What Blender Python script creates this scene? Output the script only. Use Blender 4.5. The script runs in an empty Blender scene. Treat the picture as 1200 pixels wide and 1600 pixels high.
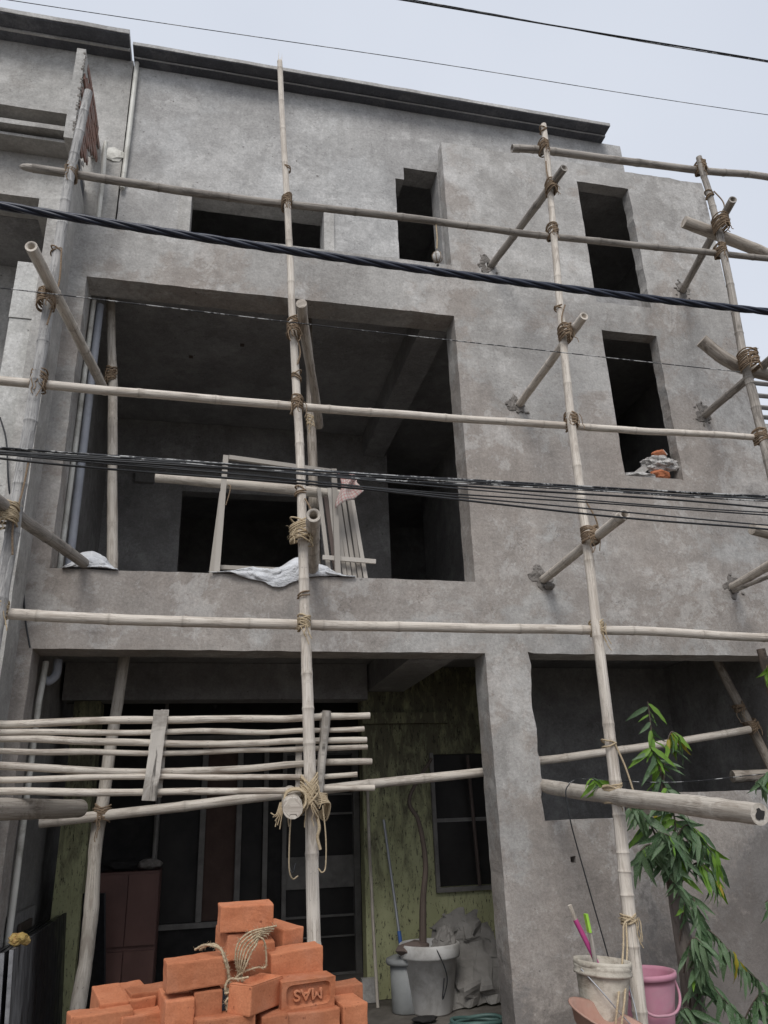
import bpy, math, random
from mathutils import Vector, Matrix, Euler, noise
rnd = random.Random(11)
R = math.radians
S = bpy.context.scene
C = S.collection

# ------------------------------------------------------------------ camera, sky, sun, exposure
cd = bpy.data.cameras.new('camera'); cam = bpy.data.objects.new('camera', cd); C.objects.link(cam)
cd.sensor_fit = 'VERTICAL'; cd.sensor_height = 36.0; cd.lens = 36.0 * 1207.7 / 1600.0
cd.clip_start = 0.05; cd.clip_end = 3000
pit, yaw, roll = R(21.39), R(13.37), R(-2.11)
fw = Vector((math.sin(yaw)*math.cos(pit), math.cos(yaw)*math.cos(pit), math.sin(pit)))
r0 = Vector((math.cos(yaw), -math.sin(yaw), 0)); u0 = r0.cross(fw)
rr = math.cos(roll)*r0 + math.sin(roll)*u0; uu = -math.sin(roll)*r0 + math.cos(roll)*u0
mw = Matrix((rr, uu, -fw)).transposed().to_4x4(); mw.translation = (0, -5.5, 1.6)
cam.matrix_world = mw; S.camera = cam

SUN_EL, SUN_AZ = R(50), R(200)          # azimuth measured from +Y (north) clockwise: high sun behind cloud, in front of the house
w = bpy.data.worlds.new('World'); S.world = w; w.use_nodes = True
nt = w.node_tree; nt.nodes.clear()
out = nt.nodes.new('ShaderNodeOutputWorld'); bg = nt.nodes.new('ShaderNodeBackground')
sky = nt.nodes.new('ShaderNodeTexSky'); sky.sky_type = 'NISHITA'; sky.sun_disc = False
sky.sun_elevation = SUN_EL; sky.sun_rotation = SUN_AZ; sky.dust_density = 4; sky.air_density = 1.0
tc = nt.nodes.new('ShaderNodeTexCoord'); cn = nt.nodes.new('ShaderNodeTexNoise')
cn.inputs['Scale'].default_value = 1.6; cn.inputs['Detail'].default_value = 4
cr = nt.nodes.new('ShaderNodeValToRGB')
cr.color_ramp.elements[0].position = .3; cr.color_ramp.elements[0].color = (5.1, 5.45, 6.15, 1)
cr.color_ramp.elements[1].position = .75; cr.color_ramp.elements[1].color = (5.95, 6.25, 6.85, 1)
mx = nt.nodes.new('ShaderNodeMix'); mx.data_type = 'RGBA'; mx.inputs[0].default_value = .9
nt.links.new(tc.outputs['Generated'], cn.inputs['Vector']); nt.links.new(cn.outputs[0], cr.inputs[0])
nt.links.new(sky.outputs[0], mx.inputs[6]); nt.links.new(cr.outputs[0], mx.inputs[7])
nt.links.new(mx.outputs[2], bg.inputs[0]); bg.inputs[1].default_value = .1
nt.links.new(bg.outputs[0], out.inputs[0])
sl = bpy.data.lights.new('sun', 'SUN'); sl.energy = 1.5; sl.angle = R(25); sl.color = (1, .97, .93)
so = bpy.data.objects.new('sun', sl); C.objects.link(so)
sd = Vector((math.sin(SUN_AZ)*math.cos(SUN_EL), math.cos(SUN_AZ)*math.cos(SUN_EL), math.sin(SUN_EL)))
so.rotation_euler = sd.to_track_quat('Z', 'Y').to_euler(); so.location = (0, -8, 14)
S.view_settings.view_transform = 'Standard'; S.view_settings.look = 'None'
S.view_settings.exposure = 0.45; S.view_settings.gamma = 1.0; S.view_settings.use_curve_mapping = False

# ------------------------------------------------------------------ materials
class NT:
    def __init__(s, name):
        s.m = bpy.data.materials.new(name); s.m.use_nodes = True; s.t = s.m.node_tree
        s.b = s.t.nodes['Principled BSDF']; s.tc = None
    def n(s, typ, **kw):
        x = s.t.nodes.new(typ)
        for k, v in kw.items(): setattr(x, k, v)
        return x
    def l(s, a, b): s.t.links.new(a, b)
    def co(s, which='Object', scale=None):
        if s.tc is None: s.tc = s.n('ShaderNodeTexCoord')
        o = s.tc.outputs[which]
        if scale is not None:
            mp = s.n('ShaderNodeMapping'); mp.inputs['Scale'].default_value = scale; s.l(o, mp.inputs[0]); o = mp.outputs[0]
        return o
    def shift(s, o):                                   # every object its own piece of the pattern
        oi = s.n('ShaderNodeObjectInfo'); ml = s.n('ShaderNodeMath', operation='MULTIPLY'); ml.inputs[1].default_value = 37.0
        s.l(oi.outputs['Random'], ml.inputs[0]); ad = s.n('ShaderNodeVectorMath', operation='ADD')
        s.l(o, ad.inputs[0]); s.l(ml.outputs[0], ad.inputs[1]); return ad.outputs[0]
    def noise(s, co, scale, detail=5, rough=.55, dist=0.0):
        x = s.n('ShaderNodeTexNoise'); x.inputs['Scale'].default_value = scale; x.inputs['Detail'].default_value = detail
        x.inputs['Roughness'].default_value = rough; x.inputs['Distortion'].default_value = dist
        s.l(co, x.inputs['Vector']); return x.outputs[0]
    def ramp(s, f, *st):
        x = s.n('ShaderNodeValToRGB'); e = x.color_ramp.elements
        while len(e) < len(st): e.new(.5)
        for el, (p, c) in zip(e, st):
            el.position = p; el.color = (c, c, c, 1) if not isinstance(c, tuple) else (*c, 1)
        s.l(f, x.inputs[0]); return x.outputs[0]
    def mix(s, fac, a, b, mode='MIX'):
        x = s.n('ShaderNodeMix', data_type='RGBA', blend_type=mode)
        for i, v in ((0, fac), (6, a), (7, b)):
            if isinstance(v, (int, float)): x.inputs[i].default_value = v
            elif isinstance(v, tuple): x.inputs[i].default_value = (*v, 1)
            else: s.l(v, x.inputs[i])
        return x.outputs[2]
    def mul(s, a, b):
        x = s.n('ShaderNodeMath', operation='MULTIPLY')
        for i, v in enumerate((a, b)):
            if isinstance(v, (int, float)): x.inputs[i].default_value = v
            else: s.l(v, x.inputs[i])
        return x.outputs[0]
    def bump(s, h, strength=.4, dist=.01, prev=None):
        x = s.n('ShaderNodeBump'); x.inputs['Strength'].default_value = strength; x.inputs['Distance'].default_value = dist
        s.l(h, x.inputs['Height'])
        if prev is not None: s.l(prev, x.inputs['Normal'])
        return x.outputs[0]
    def done(s, col, rough=.85, nrm=None, spec=.3, metal=0.0, trans=None):
        if isinstance(col, tuple): s.b.inputs['Base Color'].default_value = (*col, 1)
        else: s.l(col, s.b.inputs['Base Color'])
        if isinstance(rough, (int, float)): s.b.inputs['Roughness'].default_value = rough
        else: s.l(rough, s.b.inputs['Roughness'])
        s.b.inputs['Specular IOR Level'].default_value = spec; s.b.inputs['Metallic'].default_value = metal
        if nrm is not None: s.l(nrm, s.b.inputs['Normal'])
        return s.m

def wetter(q, g, n):                                   # the lower storeys were plastered last and are still damp and brown
    sx = q.n('ShaderNodeSeparateXYZ'); q.l(g.outputs['Position'], sx.inputs[0]); mr = q.n('ShaderNodeMapRange'); q.l(sx.outputs[2], mr.inputs[0])
    mr.inputs[1].default_value = 6.6; mr.inputs[2].default_value = 3.2; mr.inputs[3].default_value = -.05; mr.inputs[4].default_value = .06
    a = q.n('ShaderNodeMath', operation='ADD'); q.l(n, a.inputs[0]); q.l(mr.outputs[0], a.inputs[1]); return a.outputs[0]
def m_plaster(name, lo, hi, brown, light, bf=.75, lf=.6, seed=0.0, sc=1.0, bthr=.5, damp=False):
    q = NT(name); g = q.n('ShaderNodeNewGeometry'); ad = q.n('ShaderNodeVectorMath', operation='ADD')
    q.l(g.outputs['Position'], ad.inputs[0]); ad.inputs[1].default_value = (seed, seed*.7, seed*1.3); p = ad.outputs[0]
    n1 = q.noise(p, .8*sc, 10, .70, .2); c = q.mix(q.ramp(n1, (.36, 0.), (.5, .45), (.63, 1.)), lo, hi)
    n2 = q.noise(p, .62*sc, 12, .70, .25); n2 = wetter(q, g, n2) if damp else n2; f2 = q.mul(q.ramp(n2, (bthr-.03, 0.), (bthr+.015, .75), (bthr+.12, 1.)), bf); c = q.mix(f2, c, brown)
    n3 = q.noise(p, 1.15*sc, 13, .74, .3); f3 = q.mul(q.ramp(n3, (.535, 0.), (.56, .6), (.68, 1.)), lf); c = q.mix(f3, c, light)
    n7 = q.noise(p, 2.3*sc, 11, .74, .25); c = q.mix(q.mul(q.ramp(n7, (.58, 0.), (.60, 1.)), .38*bf), c, brown)
    n6 = q.noise(p, 5.5, 10, .80, .2); c = q.mix(q.mul(q.ramp(n6, (.57, 0.), (.62, 1.)), .28), c, light)
    n4 = q.noise(p, 3.2, 10, .74, .3); c = q.mix(1.0, c, q.ramp(n4, (.3, .84), (.7, 1.14)), 'MULTIPLY')
    fine = q.noise(p, 48, 6, .8); c = q.mix(1.0, c, q.ramp(fine, (.3, .76), (.7, 1.22)), 'MULTIPLY'); gr = q.noise(p, 13, 7, .75); c = q.mix(1.0, c, q.ramp(gr, (.3, .86), (.7, 1.12)), 'MULTIPLY')
    wsp = q.noise(p, 16, 8, .8, .2); c = q.mix(q.mul(q.ramp(wsp, (.63, 0.), (.68, 1.)), .45), c, tuple(min(1, x*1.15) for x in light))
    pit = q.noise(p, 22, 3, .6); c = q.mix(q.ramp(pit, (.26, .7), (.31, 0.)), c, (.10, .09, .085))
    for scl, lo_, hi_ in (((1.6, 1.6, 7.0), .94, 1.05), ((9.0, 9.0, .7), .93, 1.05)):      # trowel sweeps, then rain streaks
        mp = q.n('ShaderNodeMapping'); mp.inputs['Scale'].default_value = scl; mp.inputs['Rotation'].default_value = (0, .35 if scl[2] > 2 else 0, 0); q.l(p, mp.inputs[0])
        ns = q.noise(mp.outputs[0], 1.0, 7, .68, .4); c = q.mix(1.0, c, q.ramp(ns, (.32, lo_), (.68, hi_)), 'MULTIPLY')
    ew = q.n('ShaderNodeTexVoronoi', feature='DISTANCE_TO_EDGE'); ew.inputs['Scale'].default_value = 1.3; wv = q.n('ShaderNodeVectorMath', operation='ADD')
    nn_ = q.n('ShaderNodeTexNoise'); nn_.inputs['Scale'].default_value = 3.0; nn_.inputs['Detail'].default_value = 6; q.l(p, nn_.inputs['Vector']); q.l(p, wv.inputs[0]); q.l(nn_.outputs[1], wv.inputs[1]); q.l(wv.outputs[0], ew.inputs['Vector'])
    ckm = q.mul(q.ramp(ew.outputs[0], (.0, 1.), (.0045, 0.)), q.ramp(n7, (.50, 0.), (.56, .55))); c = q.mix(ckm, c, (.12, .11, .10))
    if damp:                                        # rising damp and splash-back: wet dark plaster low on the street wall
        sx = q.n('ShaderNodeSeparateXYZ'); q.l(g.outputs['Position'], sx.inputs[0])
        mr = q.n('ShaderNodeMapRange'); q.l(sx.outputs[2], mr.inputs[0]); mr.inputs[1].default_value = 1.9; mr.inputs[2].default_value = .2; mr.inputs[3].default_value = -.25; mr.inputs[4].default_value = .12
        mr2 = q.n('ShaderNodeMapRange'); q.l(sx.outputs[0], mr2.inputs[0]); mr2.inputs[1].default_value = 2.6; mr2.inputs[2].default_value = 4.3; mr2.inputs[3].default_value = -.06; mr2.inputs[4].default_value = .16
        a1 = q.n('ShaderNodeMath', operation='ADD'); q.l(mr.outputs[0], a1.inputs[0]); q.l(mr2.outputs[0], a1.inputs[1])
        a2 = q.n('ShaderNodeMath', operation='ADD'); q.l(a1.outputs[0], a2.inputs[0]); q.l(n3, a2.inputs[1])
        c = q.mix(q.mul(q.ramp(a2.outputs[0], (.50, 0.), (.58, 1.)), .7), c, (.125, .112, .104))
    b = q.bump(q.noise(p, 6, 8, .68, .3), .45, .025); b = q.bump(fine, .35, .006, b); b = q.bump(q.ramp(pit, (.26, 0.), (.32, 1.)), .4, .006, b)
    return q.done(c, q.ramp(n2, (.45, .95), (.6, .75)), b, .25)

PL = m_plaster('cement_plaster', (.33, .315, .297), (.51, .497, .475), (.315, .272, .238), (.62, .607, .585), bf=.74, lf=.52, damp=True)
PL_UP = m_plaster('cement_plaster_upper', (.36, .355, .348), (.52, .514, .50), (.33, .317, .303), (.62, .61, .59), bf=.6, seed=31.0, lf=.5)
PL_NB = m_plaster('pale_cement_plaster', (.38, .37, .35), (.50, .485, .46), (.35, .33, .305), (.58, .57, .545), bf=.5, seed=57.0)
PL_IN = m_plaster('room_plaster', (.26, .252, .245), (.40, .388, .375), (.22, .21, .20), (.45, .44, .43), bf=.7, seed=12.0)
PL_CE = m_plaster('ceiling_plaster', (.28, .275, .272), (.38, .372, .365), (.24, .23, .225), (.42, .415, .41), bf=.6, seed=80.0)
PL_WH = m_plaster('whitewashed_plaster', (.48, .475, .455), (.60, .595, .57), (.40, .39, .365), (.68, .67, .65), bf=.5, seed=91.0)

def m_green():
    q = NT('mouldy_green_paint'); g = q.n('ShaderNodeNewGeometry'); p = g.outputs['Position']
    mp = q.n('ShaderNodeMapping'); mp.inputs['Scale'].default_value = (7, 7, 2.0); q.l(p, mp.inputs[0])
    c = q.mix(q.ramp(q.noise(p, 3, 6), (.3, 0.), (.7, 1.)), (.36, .365, .20), (.47, .475, .275))
    run = q.noise(mp.outputs[0], 1.6, 8, .7, .6)
    sx = q.n('ShaderNodeSeparateXYZ'); q.l(p, sx.inputs[0])
    hz = q.n('ShaderNodeMapRange'); q.l(sx.outputs[2], hz.inputs[0]); hz.inputs[1].default_value = .6; hz.inputs[2].default_value = 2.1
    hz.inputs[3].default_value = -.10; hz.inputs[4].default_value = .22
    ad = q.n('ShaderNodeMath', operation='ADD'); q.l(run, ad.inputs[0]); q.l(hz.outputs[0], ad.inputs[1])
    c = q.mix(q.mul(q.ramp(ad.outputs[0], (.50, 0.), (.74, 1.)), .82), c, (.07, .058, .046))
    sp = q.noise(mp.outputs[0], 9, 6, .75); c = q.mix(q.ramp(sp, (.56, 0.), (.62, .9)), c, (.03, .027, .022))
    return q.done(c, .8, q.bump(sp, .4, .01), .25)
GREEN = m_green()
DKC = m_plaster('shade_toned_cornice', (.085, .088, .10), (.13, .135, .15), (.08, .08, .088), (.19, .19, .20), bf=.6, seed=17.0)  # underside shade of cornices and groove bands, put into the base colour

def m_bamboo(name, a, b, dark, blot=.5, rings=True):
    q = NT(name); uv = q.shift(q.co('UV')); mp = q.n('ShaderNodeMapping'); mp.inputs['Scale'].default_value = (9, .9, 1); q.l(uv, mp.inputs[0])
    st = q.noise(mp.outputs[0], 2.2, 8, .7, .2); c = q.mix(q.ramp(st, (.34, 0.), (.64, 1.)), a, b)
    mp2 = q.n('ShaderNodeMapping'); mp2.inputs['Scale'].default_value = (2.0, 3, 1); q.l(uv, mp2.inputs[0])
    bl = q.noise(mp2.outputs[0], 1.3, 9, .72, .8); c = q.mix(q.mul(q.ramp(bl, (.47, 0.), (.60, 1.)), blot), c, dark)
    mp3 = q.n('ShaderNodeMapping'); mp3.inputs['Scale'].default_value = (20, 1.3, 1); q.l(uv, mp3.inputs[0])
    ck = q.noise(mp3.outputs[0], 1.5, 6, .65, .15); c = q.mix(q.ramp(ck, (.34, .85), (.385, 0.)), c, tuple(x*.3 for x in dark))
    mp4 = q.n('ShaderNodeMapping'); mp4.inputs['Scale'].default_value = (5, 16, 1); q.l(uv, mp4.inputs[0])
    sp = q.noise(mp4.outputs[0], 2.2, 4, .6, .2); c = q.mix(q.ramp(sp, (.29, .7), (.34, 0.)), c, tuple(x*.4 for x in dark))
    at = q.n('ShaderNodeAttribute'); at.attribute_name = 'node'; c = q.mix(q.mul(at.outputs['Fac'], .36), c, tuple(x*.55 for x in dark))
    oi = q.n('ShaderNodeObjectInfo'); c = q.mix(1.0, c, q.ramp(oi.outputs['Random'], (0., .88), (1., 1.1)), 'MULTIPLY')
    return q.done(c, .7, q.bump(ck, .45, .006, q.bump(st, .4, .005)), .3)
BAM = m_bamboo('weathered_bamboo', (.50, .445, .38), (.74, .685, .61), (.27, .22, .175))
BAM_D = m_bamboo('stained_bamboo', (.27, .24, .21), (.45, .415, .37), (.12, .105, .09), .7)
BAM_B = m_bamboo('grey_stained_bamboo', (.31, .305, .30), (.56, .545, .52), (.16, .155, .155), .75)
BAL = m_bamboo('peeled_wood', (.31, .27, .225), (.50, .45, .39), (.15, .12, .095), .7)
BAL_P = m_bamboo('pale_peeled_wood', (.45, .405, .345), (.66, .61, .54), (.24, .195, .155), .55)
STICK = m_bamboo('thin_stick_wood', (.48, .43, .36), (.70, .64, .56), (.24, .19, .15), .75)
PLANK = m_bamboo('grey_sawn_wood', (.38, .35, .31), (.56, .52, .465), (.16, .14, .12), .65)
TRUNKM = m_bamboo('grey_brown_bark', (.15, .125, .108), (.25, .215, .19), (.08, .066, .056), .6)
DWOOD = m_bamboo('dark_wood', (.10, .075, .065), (.15, .115, .10), (.06, .045, .04), .5)
BROWN = m_bamboo('brown_bark', (.105, .08, .065), (.18, .14, .115), (.05, .04, .033), .6)

def m_simple(name, a, b, sc=6.0, rough=.7, spec=.3, bs=.2, bd=.01, dirt=None, df=.6, metal=0.0, detail=7):
    q = NT(name); o = q.shift(q.co('Object')); n1 = q.noise(o, sc, detail, .62, .2); c = q.mix(q.ramp(n1, (.3, 0.), (.7, 1.)), a, b)
    if dirt:
        n2 = q.noise(o, sc*.6, 8, .7, .5); c = q.mix(q.mul(q.ramp(n2, (.48, 0.), (.66, 1.)), df), c, dirt)
    f = q.noise(o, sc*9, 4, .6)
    return q.done(c, rough, q.bump(f, bs, bd*.4, q.bump(n1, bs, bd)), spec, metal)
ROPE = m_simple('coir_rope', (.15, .105, .07), (.33, .25, .175), 90, .95, .1, .6, .004)
ROPE_P = m_simple('pale_jute_rope', (.36, .28, .18), (.56, .46, .32), 120, .95, .1, .6, .004)
def m_brick():
    q = NT('fired_brick'); o = q.shift(q.co('Object')); oi = q.n('ShaderNodeObjectInfo')
    c = q.mix(q.ramp(q.noise(o, 9, 8, .65, .3), (.3, 0.), (.7, 1.)), (.40, .140, .068), (.52, .210, .110))
    c = q.mix(q.mul(q.ramp(q.noise(o, 5, 7, .6, .6), (.52, 0.), (.7, 1.)), .45), c, (.50, .245, .16))
    c = q.mix(q.ramp(q.noise(o, 38, 4, .6), (.29, .8), (.34, 0.)), c, (.17, .055, .032))
    c = q.mix(1.0, c, q.ramp(oi.outputs['Random'], (0., .74), (1., 1.14)), 'MULTIPLY')
    f = q.noise(o, 120, 4, .7); c = q.mix(1.0, c, q.ramp(f, (.3, .88), (.7, 1.1)), 'MULTIPLY')
    return q.done(c, .92, q.bump(f, .45, .003, q.bump(q.noise(o, 22, 6, .6), .35, .008)), .15)
BRICK = m_brick()
BRICK_O = m_simple('old_brick', (.22, .13, .105), (.32, .20, .165), 14, .95, .1, .5, .01, (.30, .28, .265), .9)
MORTAR = m_simple('rough_mortar', (.14, .128, .116), (.34, .315, .29), 22, .95, .1, .9, .02)
RUBBLE = m_simple('speckled_mortar', (.48, .465, .445), (.78, .76, .73), 30, .95, .1, .9, .02, (.14, .13, .125), .9)
CABLE = m_simple('blue_black_cable', (.012, .016, .03), (.022, .028, .05), 20, .45, .5, .1)
WIRE = m_simple('black_wire', (.012, .013, .015), (.03, .032, .035), 14, .5, .5, .1)
def m_wire():
    q = NT('dusty_wire'); o = q.shift(q.co('Object')); n = q.noise(o, 11, 6, .75)
    return q.done(q.mix(q.ramp(n, (.50, 0.), (.56, 1.)), (.018, .019, .022), (.42, .42, .41)), .6, None, .4)
WIRE_G = m_wire()
PVC = m_simple('dirty_white_pipe', (.55, .54, .49), (.68, .67, .62), 5, .5, .4, .1, .01, (.20, .185, .15), .8)
PVC_B = m_simple('blue_grey_pipe', (.27, .285, .325), (.35, .365, .40), 5, .6, .3, .1, .01, (.2, .2, .22), .5)
SHEET = m_simple('white_plastic_sheet', (.60, .615, .64), (.78, .795, .815), 9, .42, .45, .6, .03, (.48, .47, .45), .5)
TARP = m_simple('grey_tarpaulin', (.21, .20, .185), (.31, .295, .275), 6, .8, .2, .3, .02, (.12, .11, .10), .5)
POTM = m_simple('dirty_white_plastic', (.58, .57, .55), (.68, .67, .65), 5, .6, .35, .1, .01, (.22, .20, .175), .6)
BUCKM = m_simple('mortar_stained_bucket', (.40, .365, .30), (.58, .54, .465), 8, .88, .15, .5, .014, (.19, .16, .125), .95)
PINK = m_simple('faded_pink_plastic', (.52, .22, .30), (.60, .31, .38), 5, .6, .35, .15, .01, (.45, .31, .33), .75)
PAN = m_simple('dusty_terracotta_pan', (.34, .19, .145), (.44, .27, .215), 6, .8, .2, .3, .01, (.34, .26, .21), .6)
MAG = m_simple('magenta_plastic', (.42, .05, .20), (.52, .09, .27), 8, .5, .4, .1)
LIME = m_simple('lime_plastic', (.28, .55, .05), (.36, .65, .09), 8, .45, .4, .1)
BLUEP = m_simple('blue_plastic', (.05, .12, .38), (.08, .17, .46), 8, .45, .4, .1)
STEEL = m_simple('dull_metal', (.30, .31, .33), (.42, .43, .45), 8, .5, .5, .1, .01, None, 0, .4)
BING = m_simple('grey_bin_plastic', (.24, .25, .25), (.31, .32, .315), 6, .6, .35, .1, .01, (.16, .155, .14), .5)
GRAN = m_simple('black_granite', (.012, .012, .014), (.028, .028, .032), 26, .28, .5, .05, .002)
GRAN_E = m_simple('sawn_granite_edge', (.20, .20, .205), (.36, .36, .37), 30, .8, .3, .3, .004)
def m_dusty_granite():
    q = NT('dusty_granite'); o = q.co('Object'); mp = q.n('ShaderNodeMapping'); mp.inputs['Scale'].default_value = (1, 1.5, .35); q.l(o, mp.inputs[0])
    d = q.noise(mp.outputs[0], 9, 9, .75, .5); f = q.ramp(d, (.34, 0.), (.62, .85))
    sx = q.n('ShaderNodeSeparateXYZ'); q.l(o, sx.inputs[0]); k = q.ramp(sx.outputs[1], (.25, 1.), (.75, 0.))
    c = q.mix(q.mul(f, k), (.016, .016, .019), (.36, .36, .37)); return q.done(c, q.ramp(d, (.4, .3), (.65, .8)), None, .5)
GRAN_D = m_dusty_granite()
CABM = m_simple('maroon_laminate', (.125, .066, .056), (.17, .092, .078), 2.5, .6, .3, .05, .01, (.09, .05, .045), .6)
FRAMEM = m_simple('dull_grey_paint', (.155, .145, .135), (.22, .21, .195), 9, .7, .3, .15, .01, (.10, .095, .085), .6)
GLASS = m_simple('dark_dusty_glass', (.014, .013, .013), (.042, .038, .035), 2.2, .55, .2, .02)
CURT = m_simple('brown_curtain', (.075, .05, .042), (.11, .075, .063), 5, .95, .1, .3, .02)
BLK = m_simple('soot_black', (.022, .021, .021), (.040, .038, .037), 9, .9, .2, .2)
FLOORM = m_simple('dirty_concrete', (.10, .09, .08), (.19, .175, .155), 4, .9, .2, .5, .02, (.06, .05, .043), .6)
DIRT = m_simple('wet_dark_dirt', (.055, .048, .040), (.095, .083, .070), 1.2, .9, .2, .6, .03, (.045, .039, .033), .6)
SAND = m_simple('damp_sand', (.24, .20, .155), (.33, .285, .225), 30, .95, .1, .7, .01)
HOSE = m_simple('green_hose', (.06, .115, .105), (.09, .155, .14), 10, .45, .4, .1)
YEL = m_simple('yellow_cloth', (.55, .38, .12), (.68, .50, .22), 24, .9, .1, .4, .01, (.50, .20, .12), .6)
HAIR = m_simple('black_hair', (.008, .007, .007), (.016, .014, .013), 60, .6, .3, .4, .01)
SKIN = m_simple('skin', (.21, .115, .075), (.26, .145, .095), 12, .6, .35, .1)
SHIRT = m_simple('dark_shirt', (.03, .032, .04), (.05, .052, .06), 14, .9, .2, .2)
def m_check():
    q = NT('checked_towel'); uv = q.co('UV'); sx = q.n('ShaderNodeSeparateXYZ'); q.l(uv, sx.inputs[0]); c = (.55, .50, .46)
    for i in (0, 1):
        m = q.mul(sx.outputs[i], 9.0); fr = q.n('ShaderNodeMath', operation='FRACT'); q.l(m, fr.inputs[0])
        c = q.mix(q.mul(q.ramp(fr.outputs[0], (.0, 1.), (.28, 1.), (.30, 0.)), .55), c, (.46, .16, .16))
    return q.done(c, .95, None, .1)
TOWEL = m_check()
def m_leaf(name, a, b, back):
    q = NT(name); oi = q.n('ShaderNodeObjectInfo'); c = q.mix(oi.outputs['Random'], a, b)
    n = q.noise(q.shift(q.co('Object')), 30, 5, .6); c = q.mix(q.mul(q.ramp(n, (.45, 0.), (.7, 1.)), .55), c, back)
    q.b.inputs['Subsurface Weight'].default_value = 0.0
    q.done(c, .5, q.bump(n, .2, .004), .4)
    tr = q.n('ShaderNodeBsdfTranslucent'); q.l(c, tr.inputs[0]); ms = q.n('ShaderNodeMixShader'); ms.inputs[0].default_value = .25
    q.l(q.b.outputs[0], ms.inputs[1]); q.l(tr.outputs[0], ms.inputs[2]); q.l(ms.outputs[0], q.t.nodes['Material Output'].inputs[0])
    return q.m
LEAF = m_leaf('dusty_green_leaf', (.060, .135, .048), (.125, .205, .095), (.29, .325, .26))
LEAF_Y = m_leaf('young_bright_leaf', (.12, .26, .025), (.17, .32, .04), (.20, .30, .06))
LEAF_O = m_leaf('yellowing_leaf', (.36, .34, .03), (.42, .33, .05), (.40, .20, .05))

# ------------------------------------------------------------------ mesh helpers
def mk(name, vs, fs, mat, parent=None, org=(0, 0, 0), smooth=False, uvs=None):
    o3 = Vector(org); me = bpy.data.meshes.new(name); me.from_pydata([tuple(Vector(v)-o3) for v in vs], [], fs); me.update()
    if uvs:
        ul = me.uv_layers.new(name='UVMap')
        for lp in me.loops: ul.data[lp.index].uv = uvs[lp.vertex_index]
    if smooth:
        for p in me.polygons: p.use_smooth = True
    if mat: me.materials.append(mat)
    o = bpy.data.objects.new(name, me); C.objects.link(o); o.location = o3
    if parent: o.parent = parent; o.location = o3 - parent_pos(parent)
    return o
def parent_pos(p):
    v = Vector(p.location)
    while p.parent: p = p.parent; v += Vector(p.location)
    return v
def root(name, label, cat, loc=(0, 0, 0), group=None):
    o = bpy.data.objects.new(name, None); C.objects.link(o); o.location = loc; o.empty_display_size = .1
    return tag(o, label, cat, group)
def tag(o, label, cat, group=None):
    o['label'] = label; o['category'] = cat; o['kind'] = 'thing'
    if group: o['group'] = group
    return o
class MB:
    def __init__(s): s.v = []; s.f = []
    def add(s, vs, fs):
        k = len(s.v); s.v += [tuple(v) for v in vs]; s.f += [tuple(i+k for i in f) for f in fs]; return s
    def box(s, x0, x1, y0, y1, z0, z1):
        return s.add([(x, y, z) for x in (x0, x1) for y in (y0, y1) for z in (z0, z1)],
                     [(0, 1, 3, 2), (4, 6, 7, 5), (0, 4, 5, 1), (2, 3, 7, 6), (0, 2, 6, 4), (1, 5, 7, 3)])
    def bar(s, a, b, wd, hg, up=(0, 0, 1)):
        a, b = Vector(a), Vector(b); d = (b-a).normalized(); sx = d.cross(Vector(up)).normalized(); sz = sx.cross(d)
        vs = [q+sx*i*wd/2+sz*j*hg/2 for q in (a, b) for i, j in ((-1, -1), (1, -1), (1, 1), (-1, 1))]
        return s.add(vs, [(3, 2, 1, 0), (4, 5, 6, 7), (0, 1, 5, 4), (1, 2, 6, 5), (2, 3, 7, 6), (3, 0, 4, 7)])
    def tube(s, pts, rad, n=8, cap=True):
        v, f, _ = tube(pts, rad, n, cap); return s.add(v, f)
    def build(s, name, mat, parent=None, org=(0, 0, 0), smooth=False): return mk(name, s.v, s.f, mat, parent, org, smooth)
def box(name, x0, x1, y0, y1, z0, z1, mat, parent=None, org=None):
    return MB().box(x0, x1, y0, y1, z0, z1).build(name, mat, parent, org or (0, 0, 0))
def tube(pts, rad, n=8, cap=True, hollow=0.0):
    pts = [Vector(p) for p in pts]; m = len(pts)
    if not isinstance(rad, (list, tuple)): rad = [rad]*m
    vs, fs, uv = [], [], []; L = 0; prev = None
    for i, p in enumerate(pts):
        d = (pts[min(i+1, m-1)]-pts[max(i-1, 0)]).normalized()
        if prev is None:
            a = d.cross(Vector((0, 0, 1)) if abs(d.z) < .9 else Vector((1, 0, 0))).normalized()
        else: a = (prev-d*prev.dot(d)).normalized()
        prev = a; b = d.cross(a)
        if i: L += (p-pts[i-1]).length
        for k in range(n):
            t = 2*math.pi*k/n; vs.append(p+(a*math.cos(t)+b*math.sin(t))*rad[i]); uv.append((abs(k/n-.5)*2, L))
    for i in range(m-1):
        for k in range(n):
            k2 = (k+1) % n; fs.append((i*n+k, i*n+k2, (i+1)*n+k2, (i+1)*n+k))
    if cap:
        for i, sgn in ((0, -1), (m-1, 1)):
            d = (pts[1]-pts[0]).normalized() if i == 0 else (pts[-1]-pts[-2]).normalized()
            base = []
            for k in range(n): base.append(len(vs)); vs.append(vs[i*n+k].copy()); uv.append((k/n*.4, L+1.3+.1*(k % 3)))
            if hollow:
                k0 = len(vs)
                for k in range(n): vs.append(pts[i]+(vs[base[k]]-pts[i])*hollow); uv.append((.5, L))
                k1 = len(vs)
                for k in range(n): vs.append(vs[k0+k]-d*sgn*.12); uv.append((.02, L+.3))
                for k in range(n):
                    k2 = (k+1) % n; q = [(base[k], base[k2], k0+k2, k0+k), (k0+k, k0+k2, k1+k2, k1+k)]
                    fs += [tuple(reversed(x)) if sgn < 0 else x for x in q]
                base = [k1+k for k in range(n)]
            fs.append(tuple(reversed(base)) if sgn < 0 else tuple(base))
    return vs, fs, uv
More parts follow.
